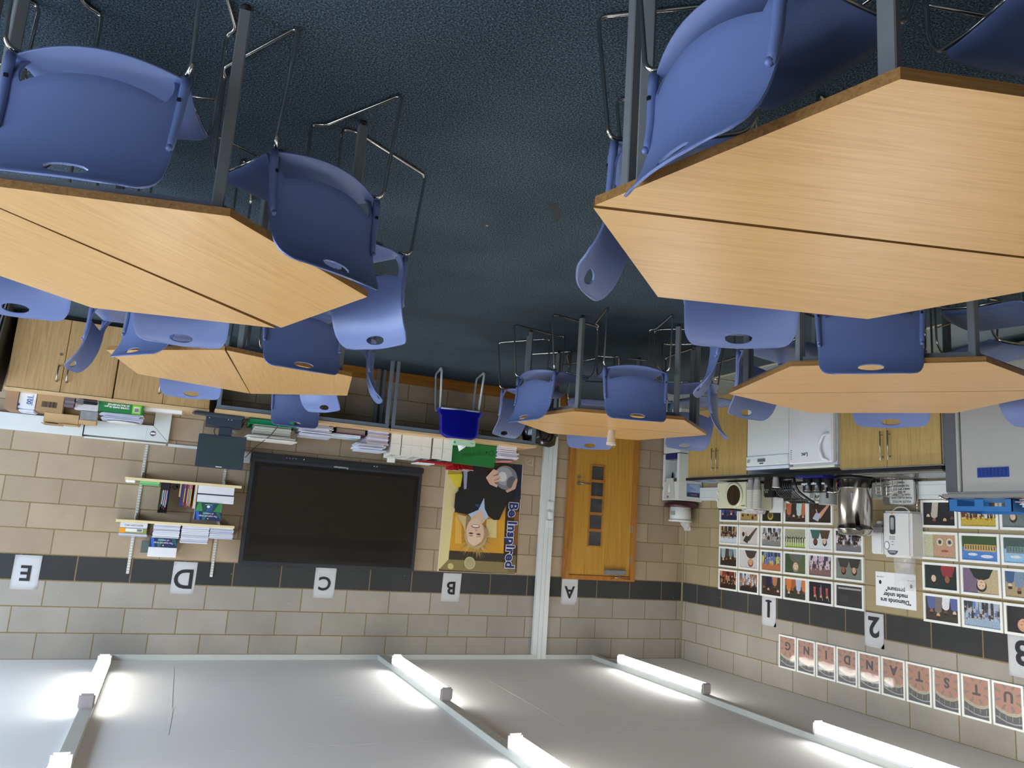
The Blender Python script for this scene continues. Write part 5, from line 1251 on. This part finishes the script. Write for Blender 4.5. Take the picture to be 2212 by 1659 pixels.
obj('board', yz_prism(B(), rrect(-3.42, -3.085, WT + 0.012, 1.16, 0.03), 0.10, 0.106), mat('steel_board', (176, 176, 172), 0.3, 0.7), t)
obj('sheet', yz_prism(B(), rrect(-3.405, -3.16, WT + 0.014, 1.15, 0.02), 0.1065, 0.108), mat('whiteboard_sheet', (206, 206, 200), 0.5), t)
pen = mat('marker_black', (34, 34, 36), 0.6)
for i, (s, z) in enumerate((('POLITE NOTICE', 1.130), ('PLEASE DO NOT LEAVE', 1.098), ('YOUR DIRTY DISHES', 1.071), ('IN SINK', 1.046), ('RINSE AND PUT IN', 1.021), ('THE DISHWASHER', 0.994), ('Thanks', 0.965))):
    text('handwriting', s, 0.023 if i else 0.026, pen, t, (0.1088, -3.283, z), KITT, 0.0003, 0.86 if len(s) > 13 else 1)
obj('underline', bxs(0.1082, 0.1088, -3.38, -3.19, 1.114, 1.1155), pen, t)
# water heater over the sink
hw = mat('heater_white', (224, 222, 218), 0.35, var=0.02)
t = thing('water_heater', 'white wall-mounted water heater with tall dark gauge window over the draining board', 'water heater', (0.09, -3.28, 1.21))
bm = B(); box(bm, 0.0, 0.165, -3.415, -3.125, 1.215, 1.61); obj('casing', bm, hw, t, bevel=0.02, seg=3)
obj('gauge_window', yz_prism(B(), rrect(-3.262, -3.205, 1.252, 1.415, 0.02), 0.165, 0.169), mat('gauge_dark', (40, 42, 44), 0.3), t)
obj('gauge_glass', yz_prism(B(), rrect(-3.252, -3.215, 1.272, 1.378, 0.012), 0.169, 0.1705), mat('gauge_glass', (140, 146, 150), 0.2, coat=0.5), t)
obj('orange_arrow', yz_prism(B(), [(-3.245, 1.232), (-3.215, 1.232), (-3.23, 1.246)], 0.165, 0.167), mat('orange_print', (236, 150, 20), 0.5), t)
obj('logo_arch', yz_prism(B(), [(-3.285 + 0.055 + 0.052 * math.cos(R(a)), 1.552 + 0.0 + (0.038 * -math.sin(R(a)))) for a in range(180, 361, 15)], 0.165, 0.167), mat('badge_grey', (84, 84, 96), 0.5), t)
text('brand_lettering', 'Instanta', 0.020, paper, t, (0.1676, -3.23, 1.566), KITT)
obj('round_badge', yz_prism(B(), ell(-3.172, 1.512, 0.027, 0.036, 22), 0.165, 0.1665), mat('badge_grey', (84, 84, 96), 0.5), t)
obj('badge_face', yz_prism(B(), ell(-3.172, 1.512, 0.022, 0.030, 22), 0.1666, 0.1672), paper, t)
for z in (1.475, 1.50): obj('vent_slot', bxs(0.165, 0.1662, -3.242, -3.218, z, z + 0.004), blackp, t)
for i in range(6): obj('instruction_mark', bxs(0.165, 0.1662, -3.20 - 0.02 * (i % 3) - 0.014, -3.20 - 0.02 * (i % 3), 1.43 + 0.018 * (i // 3), 1.443 + 0.018 * (i // 3)), mat('grey_print', (150, 160, 158), 0.6), t)
obj('mains_lead', tube(B(), [(0.08, -3.16, 1.215), (0.085, -3.22, 1.175), (0.085, -3.30, 1.18), (0.08, -3.34, 1.215)], 0.006, 8, 0.03), white_pl, t)
obj('water_pipe', tube(B(), [(0.07, -3.40, 1.215), (0.07, -3.405, 1.13), (0.07, -3.405, WT + 0.008)], 0.0075, 10), chrome, t)
t = thing('soap_bottle', 'white plastic bottle with grey label fixed beside the water heater', 'bottle', (0.06, -2.98, 1.30))
obj('bottle_body', yz_prism(B(), rrect(-3.055, -2.93, 1.40, 1.59, 0.02), 0.002, 0.085), white_pl, t, bevel=0.01)
obj('grey_band', yz_prism(B(), rrect(-3.05, -2.935, 1.352, 1.3995, 0.004), 0.004, 0.08), mat('grey_band', (140, 142, 146), 0.5), t)
obj('neck', yz_prism(B(), [(-3.045, 1.3515), (-2.94, 1.3515), (-2.96, 1.335), (-3.025, 1.335)], 0.006, 0.075), mat('grey_band', (140, 142, 146), 0.5), t)
obj('cap', lathe(B(), [(0.025, 1.298), (0.027, 1.302), (0.027, 1.334)], 0.04, -2.992, 18), white_pl, t)
bm = B(); q = random.Random(3); rings = []
for j in range(8):
    ring = []
    for k in range(14):
        a = 2 * math.pi * k / 14; w = 0.10 if j < 7 else 0.07
        ring.append(bm.verts.new((0.075 + 0.055 * math.cos(a) * q.uniform(.85, 1.1), -3.27 + w * math.sin(a) * q.uniform(.9, 1.06), 1.614 + 0.038 * j)))
    rings.append(ring)
for a, b_ in zip(rings, rings[1:]):
    for k in range(14): bm.faces.new((a[k], a[(k + 1) % 14], b_[(k + 1) % 14], b_[k]))
bm.faces.new(rings[0][::-1]); bm.faces.new(rings[-1])
tag(obj('plastic_bag', bm, mat('very_clear_film', (236, 238, 240), 0.1, alpha=0.22, coat=0.6)), 'clear plastic bag standing on the water heater over the quote', 'bag')
t = thing('quote_sheet', 'white sheet with the quote about diamonds made under pressure', 'paper sign', (0.003, -3.1, 1.743))
obj('sheet', bxs(0.001, 0.0018, -3.316, -2.90, 1.745, 2.04), paper, t)
for s, z in (('"Diamonds are', 1.985), ('made under', 1.935), ('pressure"', 1.885)):
    text('printed_text', s, 0.052, inkb, t, (0.0024, -3.108, z), KITT, 0.0012)
for y, z in ((-2.95, 1.79), (-3.27, 1.80)):
    text('printed_text', 'no pain no gain', 0.012, inkb, t, (0.0024, y, z), KITT)
    obj('paw_mark', yz_prism(B(), ell(y, z + 0.045, 0.014, 0.018, 12), 0.0018, 0.0024), inkb, t)

# ---------------------------------------------------------------- grey trolley with blue crate
tg = mat('trolley_grey', (180, 176, 168), 0.45, 0.1, var=0.03); tg_shade = mat('trolley_grey_shaded', (104, 106, 108), 0.5, 0.1, var=0.06)  # second, darker grey paints in the shade on the angled corner post
t = thing('charging_trolley', 'tall grey metal trolley with blue vent grille beside the sink', 'trolley', (0.33, -4.6, 0))
obj('body', bxs(0.06, 0.60, -5.05, -4.10, 0.06, 1.115), tg, t)
obj('corner_post', prism(B(), [(0.58, -4.088), (0.612, -4.10), (0.632, -4.205), (0.60, -4.22)], 0.06, 1.10), tg_shade, t)
obj('post_strip', bxs(0.60, 0.633, -4.233, -4.206, 0.06, 1.10), tg, t, bevel=0.004)
obj('top_panel', bxs(0.055, 0.645, -5.07, -4.085, 1.116, 1.14), mat('trolley_top', (150, 146, 140), 0.35, 0.3), t, bevel=0.004)
d = obj('door', bxs(0.6005, 0.62, -5.03, -4.24, 0.08, 1.10), tg, t, bevel=0.002)
vb = mat('blue_grille', (20, 70, 170), 0.4)
g = obj('vent_grille', bxs(0.6205, 0.626, -4.592, -4.360, 0.932, 1.003), vb, d, bevel=0.002)
bm = B()
for i in range(8):
    for j in range(9): box(bm, 0.6262, 0.627, -4.584 + i * 0.0275, -4.584 + i * 0.0275 + 0.022, 0.939 + j * 0.0066, 0.9425 + j * 0.0066)
obj('grille_slots', bm, mat('grille_dark', (12, 22, 60), 0.6), g)
for x, y in ((0.12, -4.2), (0.54, -4.2), (0.12, -4.95), (0.54, -4.95)): obj('castor', lathe(B(), [(0.028, x - 0.012), (0.028, x + 0.012)], y, 0.030, 16, ax='x'), mdark, t)
t = thing('blue_crate', 'blue plastic crate with cut-out sides on top of the grey trolley', 'crate', (0.35, -4.4, 1.141))
cb = mat('mid_blue_plastic', (44, 112, 176), 0.45, var=0.05)
bm = B(); x0, x1, y0, y1, z0, z1 = 0.14, 0.50, -4.52, -4.03, 1.141, 1.232
box(bm, x0, x1, y0, y1, z0, z0 + 0.004)
for xx in (x0, x1 - 0.006):
    box(bm, xx, xx + 0.006, y0, y1, z1 - 0.035, z1); box(bm, xx, xx + 0.006, y1 - 0.07, y1, z0, z1 - 0.035); box(bm, xx, xx + 0.006, y0, y0 + 0.05, z0, z1 - 0.035); box(bm, xx, xx + 0.006, (y0 + y1) / 2 - 0.035, (y0 + y1) / 2 + 0.035, z0, z1 - 0.035)
for yy in (y0, y1 - 0.006): box(bm, x0, x1, yy, yy + 0.006, z0, z1)
obj('crate_body', bm, cb, t)
stack('paper_stack', 'white and lilac papers spilling from the blue crate', 'paper stack', 0.22, 0.48, -4.80, -4.56, 1.1405, 1.20, 8, [(222, 214, 226), (232, 232, 236), (190, 160, 170)], seed=41, jx=0.02)
# paper cup of wooden stirrers on the table
t = thing('cup_of_stirrers', 'white paper cup full of wooden stirrers on the door table', 'cup', (2.64, -2.62, 0.736))
for i in range(3): obj('cup', cup(B(), 2.64, -2.62, 0.7355 + 0.008 * i, 0.027, 0.038, 0.105), cupm, t)
q = random.Random(1)
for i in range(5):
    a = q.uniform(0, 6.28); dx, dy = 0.018 * math.cos(a), 0.018 * math.sin(a)
    obj('stirrer', tube(B(), [(2.64 + dx * 0.3, -2.62 + dy * 0.3, 0.77), (2.64 + dx * 2.0, -2.62 + dy * 2.0, 0.868 + 0.012 * i / 4)], 0.0028, 5), mat('stirrer_wood', (176, 128, 80), 0.7), t)

# ================================================================ FRAMED PHOTOGRAPHS ON THE KITCHEN WALL
INKV[:] = [0.42, 85.0]
fw = mat('white_frame', (240, 240, 232), 0.45, var=0.02); fside = mat('frame_side', (160, 158, 150), 0.5)
def frame(label, y1, z0, w, h, shapes, group, bw=0.02):
    t = thing('picture_frame', label, 'picture frame', (0.001, y1 - w / 2, z0), group=group)
    y0 = y1 - w; bm = B()
    box(bm, 0.001, 0.022, y0, y1, z0, z0 + bw); box(bm, 0.001, 0.022, y0, y1, z0 + h - bw, z0 + h)
    box(bm, 0.001, 0.022, y0, y0 + bw, z0 + bw, z0 + h - bw); box(bm, 0.001, 0.022, y1 - bw, y1, z0 + bw, z0 + h - bw)
    obj('frame_moulding', bm, fw, t)
    obj('backing', bxs(0.001, 0.012, y0 + bw, y1 - bw, z0 + bw, z0 + h - bw), paper, t)
    fn = lambda u, v, lay: (0.0124 + lay * 0.00012, y0 + bw + (w - 2 * bw) * u, z0 + bw + (h - 2 * bw) * v)
    art('printed_photo', shapes, fn, t)
    return t
def clampp(pts): return [(min(1, max(0, u)), min(1, max(0, v))) for u, v in pts]
SK = [(214, 160, 124), (150, 96, 66), (232, 190, 160), (110, 72, 52)]
def scene_art(kind, seed, bg, cols):
    q = random.Random(seed); s = [(rect(0, 0, 1, 1), bg)]
    if kind == 'crowd':
        if len(cols) > 3: s.append((rect(0, .6, 1, 1), cols[3]))
        for row in range(3):
            for i in range(12):
                x = (i + .5) / 12 + q.uniform(-.03, .03); y = .64 - row * .19 + q.uniform(-.05, .05)
                s.append((clampp([(x - .042, y - .30), (x + .042, y - .30), (x + .034, y), (x - .034, y)]), q.choice(cols[:3])))
                s.append((clampp(ell(x, y + .04, .020, .042, 8)), q.choice(SK)))
    elif kind == 'group':
        n = 4
        if len(cols) > 3: s.append((rect(0, 0, 1, .35), cols[3]))
        for i in range(n):
            x = (i + .6) / n + q.uniform(-.05, .05) - .03; y = .55 + q.uniform(-.1, .12)
            s.append((clampp([(x - .14, 0), (x + .14, 0), (x + .10, y - .05), (x + .03, y + .02), (x - .03, y + .02), (x - .10, y - .05)]), cols[i % 3]))
            s.append((clampp(ell(x, y + .12, .055, .11, 12)), SK[(i + seed) % 4])); s.append((clampp([(x - .06, y + .14), (x + .06, y + .14), (x + .045, y + .25), (x - .045, y + .25)]), (40, 28, 22)))
    elif kind == 'portrait':
        x = .45 + q.uniform(-.1, .15)
        if len(cols) > 2: s.append((rect(.6, 0, 1, 1), cols[2]))
        s.append((clampp([(x - .34, 0), (x + .34, 0), (x + .2, .36), (x + .06, .46), (x - .06, .46), (x - .22, .36)]), cols[0]))
        s.append((clampp(ell(x, .70, .15, .24, 16)), cols[1])); s.append((ell(x, .64, .115, .2, 16), SK[seed % 4]))
        s += [(ell(x - .04, .68, .016, .018, 8), (40, 30, 28)), (ell(x + .045, .68, .016, .018, 8), (40, 30, 28)), (ell(x, .54, .035, .014, 8), (150, 80, 70))]
    elif kind == 'duo':
        for x, c, k in ((.3, cols[0], 0), (.72, cols[1], 1)):
            s.append((clampp([(x - .24, 0), (x + .24, 0), (x + .14, .45), (x - .14, .45)]), c)); s.append((clampp(ell(x, .62, .1, .2, 14)), (44, 30, 24))); s.append((ell(x + .01, .57, .075, .15, 14), SK[(seed + k) % 4]))
    elif kind == 'street':
        s.append((rect(0, .45, 1, 1), cols[0])); s.append((rect(.05, .35, .95, .62), cols[1]))
        for i in range(12): s.append((rect(.08 + i * .073, .38, .11 + i * .073, .56), cols[2]))
        s.append((clampp(ell(.3, .82, .18, .07, 12)), (226, 232, 240))); s.append((clampp(ell(.7, .76, .14, .06, 12)), (220, 228, 238)))
    elif kind == 'posts':
        s.append((rect(0, .72, 1, 1), cols[1])); s.append((rect(0, 0, 1, .45), cols[2]))
        for i in range(9): s.append((rect(.04 + i * .108, .42, .09 + i * .108, .92), cols[0]))
        for i in range(14): s.append((ell(.05 + i * .07, .45 + .04 * (i % 2), .03, .05, 6), (60, 46, 30)))
    elif kind == 'dance':
        s.append(([(.05, .05), (.14, .03), (.62, .62), (.5, .82)], cols[0])); s.append(([(.45, .55), (.7, .5), (.85, .8), (.6, .95)], cols[1])); s.append((ell(.84, .42, .075, .14, 12), (70, 46, 34))); s.append(([(.6, .55), (.66, .5), (.72, .3), (.66, .32)], SK[0]))
    elif kind == 'stage':
        for i in range(3):
            x = .22 + .27 * i; s.append(([(x - .05, .25), (x + .05, .25), (x + .035, .62), (x - .035, .62)], cols[0])); s.append((ell(x, .70, .04, .07, 10), SK[0])); s.append(([(x - .05, .6), (x - .03, .6), (x - .08, .9), (x - .1, .9)], SK[0]))
        s.append((rect(.46, .05, .49, .6), cols[1])); s.append((rect(0, 0, 1, .12), cols[2]))
    elif kind == 'quote':
        for j in range(3): s.append((rect(.06, .12 - j * .03 + .04, .94, .14 - j * .03 + .04), (190, 190, 190)))
        s.append((rect(.55, .45, .9, .8), (58, 58, 58)))
    elif kind == 'face':
        s.append((rect(.72, 0, 1, 1), cols[1])); s.append((clampp([(.05, 0), (.62, 0), (.7, .9), (.55, 1), (.1, 1), (.02, .5)]), cols[0]))
        for x in (.2, .5): s += [(ell(x, .32, .10, .17, 14), (226, 206, 170)), (ell(x, .32, .06, .1, 12), (90, 110, 120)), (ell(x, .32, .028, .05, 10), (30, 30, 34))]
        s.append((ell(.35, .7, .12, .05, 12), (170, 70, 60)))
    return s
g1 = 'framed photographs beside the urn'; g2 = 'framed photographs nearest the blue crate'; g3 = 'tall framed photographs spelling OUTSTANDING'
RZ = [1.883, 1.631, 1.379, 1.118]
colsA = [-0.717, -1.060, -1.413, -1.760, -2.092, -2.440]
specA = {
 (0, 0): ('crowd', (50, 34, 26), [(150, 60, 40), (200, 150, 110), (60, 40, 36)], 'crowd in red and brown, cornermost of the top row'),
 (0, 1): ('crowd', (44, 36, 32), [(200, 206, 214), (120, 130, 140), (190, 120, 70)], 'marching band in white on a dark street'),
 (0, 2): ('group', (60, 44, 34), [(60, 50, 46), (180, 120, 76), (30, 32, 60), (40, 60, 110)], 'people cheering beside a wooden post'),
 (0, 3): ('group', (52, 56, 44), [(206, 120, 60), (180, 190, 210), (170, 90, 50), (150, 110, 70)], 'smiling people with orange lit faces'),
 (0, 4): ('stage', (26, 26, 34), [(190, 80, 70), (90, 130, 180), (18, 22, 34)], 'dancers in red on a dark stage'),
 (0, 5): ('quote', (50, 50, 50), [], 'dark page with pale writing at its edge'),
 (1, 0): ('group', (48, 42, 34), [(160, 180, 178), (120, 140, 140), (70, 60, 50)], 'pale green dressed figure against dark panels'),
 (1, 1): ('portrait', (206, 200, 196), [(70, 60, 56), (120, 70, 50)], 'side profile of a person in a white room'),
 (1, 2): ('crowd', (150, 150, 160), [(90, 120, 190), (60, 62, 70), (200, 200, 90), (180, 110, 70)], 'people in blue tops at a sunny street'),
 (1, 3): ('portrait', (84, 100, 60), [(100, 100, 94), (150, 130, 120), (60, 80, 50)], 'cat-masked portrait on green background'),
 (1, 4): ('crowd', (54, 56, 50), [(214, 200, 210), (60, 70, 90), (200, 180, 190), (130, 100, 96)], 'people holding pale pink placards'),
 (1, 5): ('duo', (120, 126, 116), [(50, 52, 44), (60, 60, 56)], 'two people bowing heads in dark shirts'),
 (2, 0): ('crowd', (60, 52, 40), [(180, 150, 100), (40, 44, 54), (110, 80, 60), (206, 214, 220)], 'choir before a pale blue wall'),
 (2, 1): ('dance', (206, 200, 190), [(84, 80, 70), (60, 56, 50)], 'dancer bending low in dark trousers'),
 (2, 2): ('crowd', (130, 130, 130), [(210, 210, 210), (50, 50, 50), (160, 160, 160)], 'black and white crowd in white clothes'),
 (2, 3): ('posts', (80, 80, 56), [(206, 212, 180), (150, 176, 60), (160, 160, 136)], 'row of pale posts over green grass'),
 (2, 4): ('duo', (216, 218, 216), [(84, 66, 48), (60, 104, 96)], 'two seated people, one in teal'),
 (2, 5): ('crowd', (120, 120, 124), [(30, 30, 34), (60, 60, 66), (210, 210, 214)], 'black and white group half hidden by the urn lid'),
 (3, 0): ('group', (34, 44, 80), [(60, 90, 160), (150, 80, 70), (40, 60, 120), (180, 160, 90)], 'blue-shirted people above the microwave'),
 (3, 1): ('group', (170, 140, 80), [(230, 230, 226), (190, 150, 90), (60, 50, 44)], 'sandy beach scene above the microwave'),
 (3, 2): ('portrait', (34, 34, 26), [(90, 90, 50), (176, 166, 60)], 'yellow lit figure in darkness'),
 (3, 3): ('group', (60, 46, 40), [(190, 110, 70), (180, 200, 196), (50, 40, 38), (160, 190, 190)], 'orange toned people round a drum'),
 (3, 4): ('dance', (52, 38, 32), [(210, 150, 120), (180, 184, 200)], 'dancer in striped top on dark floor'),
}
ordn = ['top row', 'second row', 'third row', 'bottom row']
for (r, c), (k, bgc, cl, lb) in specA.items():
    wid = 0.327 if (r, c) != (3, 0) else 0.327
    frame('framed photo of %s, %s' % (lb, ordn[r]), colsA[c], RZ[r], wid + (0.015 if c == 5 else 0), 0.229, scene_art(k, r * 7 + c, bgc, cl), g1)
colsB = [-3.398, -3.747, -4.093]
specB = {
 (0, 0): ('group', (56, 48, 38), [(90, 100, 150), (226, 226, 226), (120, 110, 104)], 'three people in front of brown wall'),
 (0, 1): ('crowd', (120, 140, 160), [(90, 130, 180), (60, 60, 66), (170, 180, 190), (150, 170, 190)], 'blue toned crowd at an escalator'),
 (0, 2): ('portrait', (24, 20, 20), [(36, 30, 30), (200, 150, 120)], 'lit performer in a black room'),
 (1, 0): ('duo', (22, 40, 34), [(150, 50, 50), (30, 30, 30)], 'two people in red hats on dark green'),
 (1, 1): ('portrait', (190, 170, 130), [(34, 42, 36), (50, 40, 34), (120, 100, 120)], 'bespectacled person in dark jacket'),
 (1, 2): ('group', (170, 150, 110), [(60, 90, 130), (150, 110, 60), (120, 140, 160), (100, 150, 190)], 'colourful people by wooden beams'),
 (2, 0): ('face', (170, 160, 120), [(190, 150, 120), (196, 196, 160)], 'painted face with wide eyes'),
 (2, 1): ('street', (60, 84, 40), [(80, 130, 200), (206, 170, 100), (90, 70, 50)], 'sunlit building under blue sky'),
 (2, 2): ('street', (70, 90, 84), [(150, 190, 220), (120, 130, 136), (60, 120, 90)], 'pale gallery with green signs'),
 (3, 0): ('group', (26, 24, 24), [(40, 40, 44), (30, 30, 34), (190, 180, 160)], 'shadowy performers clapping'),
 (3, 1): ('crowd', (210, 200, 170), [(110, 60, 30), (40, 44, 40), (226, 226, 226), (200, 170, 60)], 'classroom scene seen through the crate'),
 (3, 2): ('duo', (110, 120, 116), [(200, 200, 204), (150, 90, 70)], 'blurred people in white behind the crate'),
}
RZB = [1.884, 1.629, 1.377, 1.112]
for (r, c), (k, bgc, cl, lb) in specB.items():
    frame('white framed photo of %s, %s' % (lb, ordn[r]), colsB[c], RZB[r], 0.334, 0.229, scene_art(k, 50 + r * 7 + c, bgc, cl), g2)
for i, ch in enumerate('GNIDNATSTUO'):
    y1 = -1.700 - i * 0.2525
    s = [(rect(0, 0, 1, 1), (170, 112, 80))]
    for k in range(8):
        a = R(45 * k + 20); c0 = (.5, .30); s.append(([(c0[0] + .32 * math.cos(a - .12), c0[1] + .22 * math.sin(a - .12)), (c0[0] + .56 * math.cos(a - .1), c0[1] + .36 * math.sin(a - .1)), (c0[0] + .56 * math.cos(a + .1), c0[1] + .36 * math.sin(a + .1)), (c0[0] + .32 * math.cos(a + .12), c0[1] + .22 * math.sin(a + .12))], (120, 100, 84)))
    s = [(clampp(p), c) for p, c in s]
    s.append(([(0, .58), (.2, .66), (.5, .68), (.8, .62), (1, .54), (1, .66), (.8, .72), (.5, .77), (.2, .76), (0, .70)], (170, 156, 126)))
    s.append(([(0, .68), (.25, .75), (.5, .76), (.8, .71), (1, .63), (1, 1), (0, 1)], (46, 44, 42)))
    s.append(([(0, .88), (.3, .92), (.6, .90), (1, .80), (1, .83), (.6, .93), (.3, .95), (0, .92)], (150, 156, 158)))
    for k in range(4): s.append((rect(.12 + .24 * k, .74, .135 + .24 * k, .87), (170, 160, 130)))
    lab = {0: 'letter G', 1: 'letter N, next to the G', 2: 'letter I', 3: 'letter D', 4: 'letter N, next to the A', 5: 'letter A', 6: 'letter T, next to the A', 7: 'letter S', 8: 'letter T, next to the U', 9: 'letter U', 10: 'letter O, at picture edge'}[i]
    t = frame('tall framed photo of people on brown ground forming %s' % lab, y1, 2.467, 0.238, 0.321, s, g3, 0.016)
    text('figure_letter', ch, 0.105, mat('people_dark', (40, 32, 30), 0.7), t, (0.0140, y1 - 0.119, 2.467 + 0.016 + 0.289 * 0.28), KITT, 0.004)
    obj('glazing', bxs(0.0165, 0.0172, y1 - 0.238 + 0.016, y1 - 0.016, 2.467 + 0.016, 2.467 + 0.305), mat('wavy_glazing', (250, 250, 250), 0.03, alpha=0.06, coat=1.0, bump=0.9, bscale=9, spec=1.0), t)
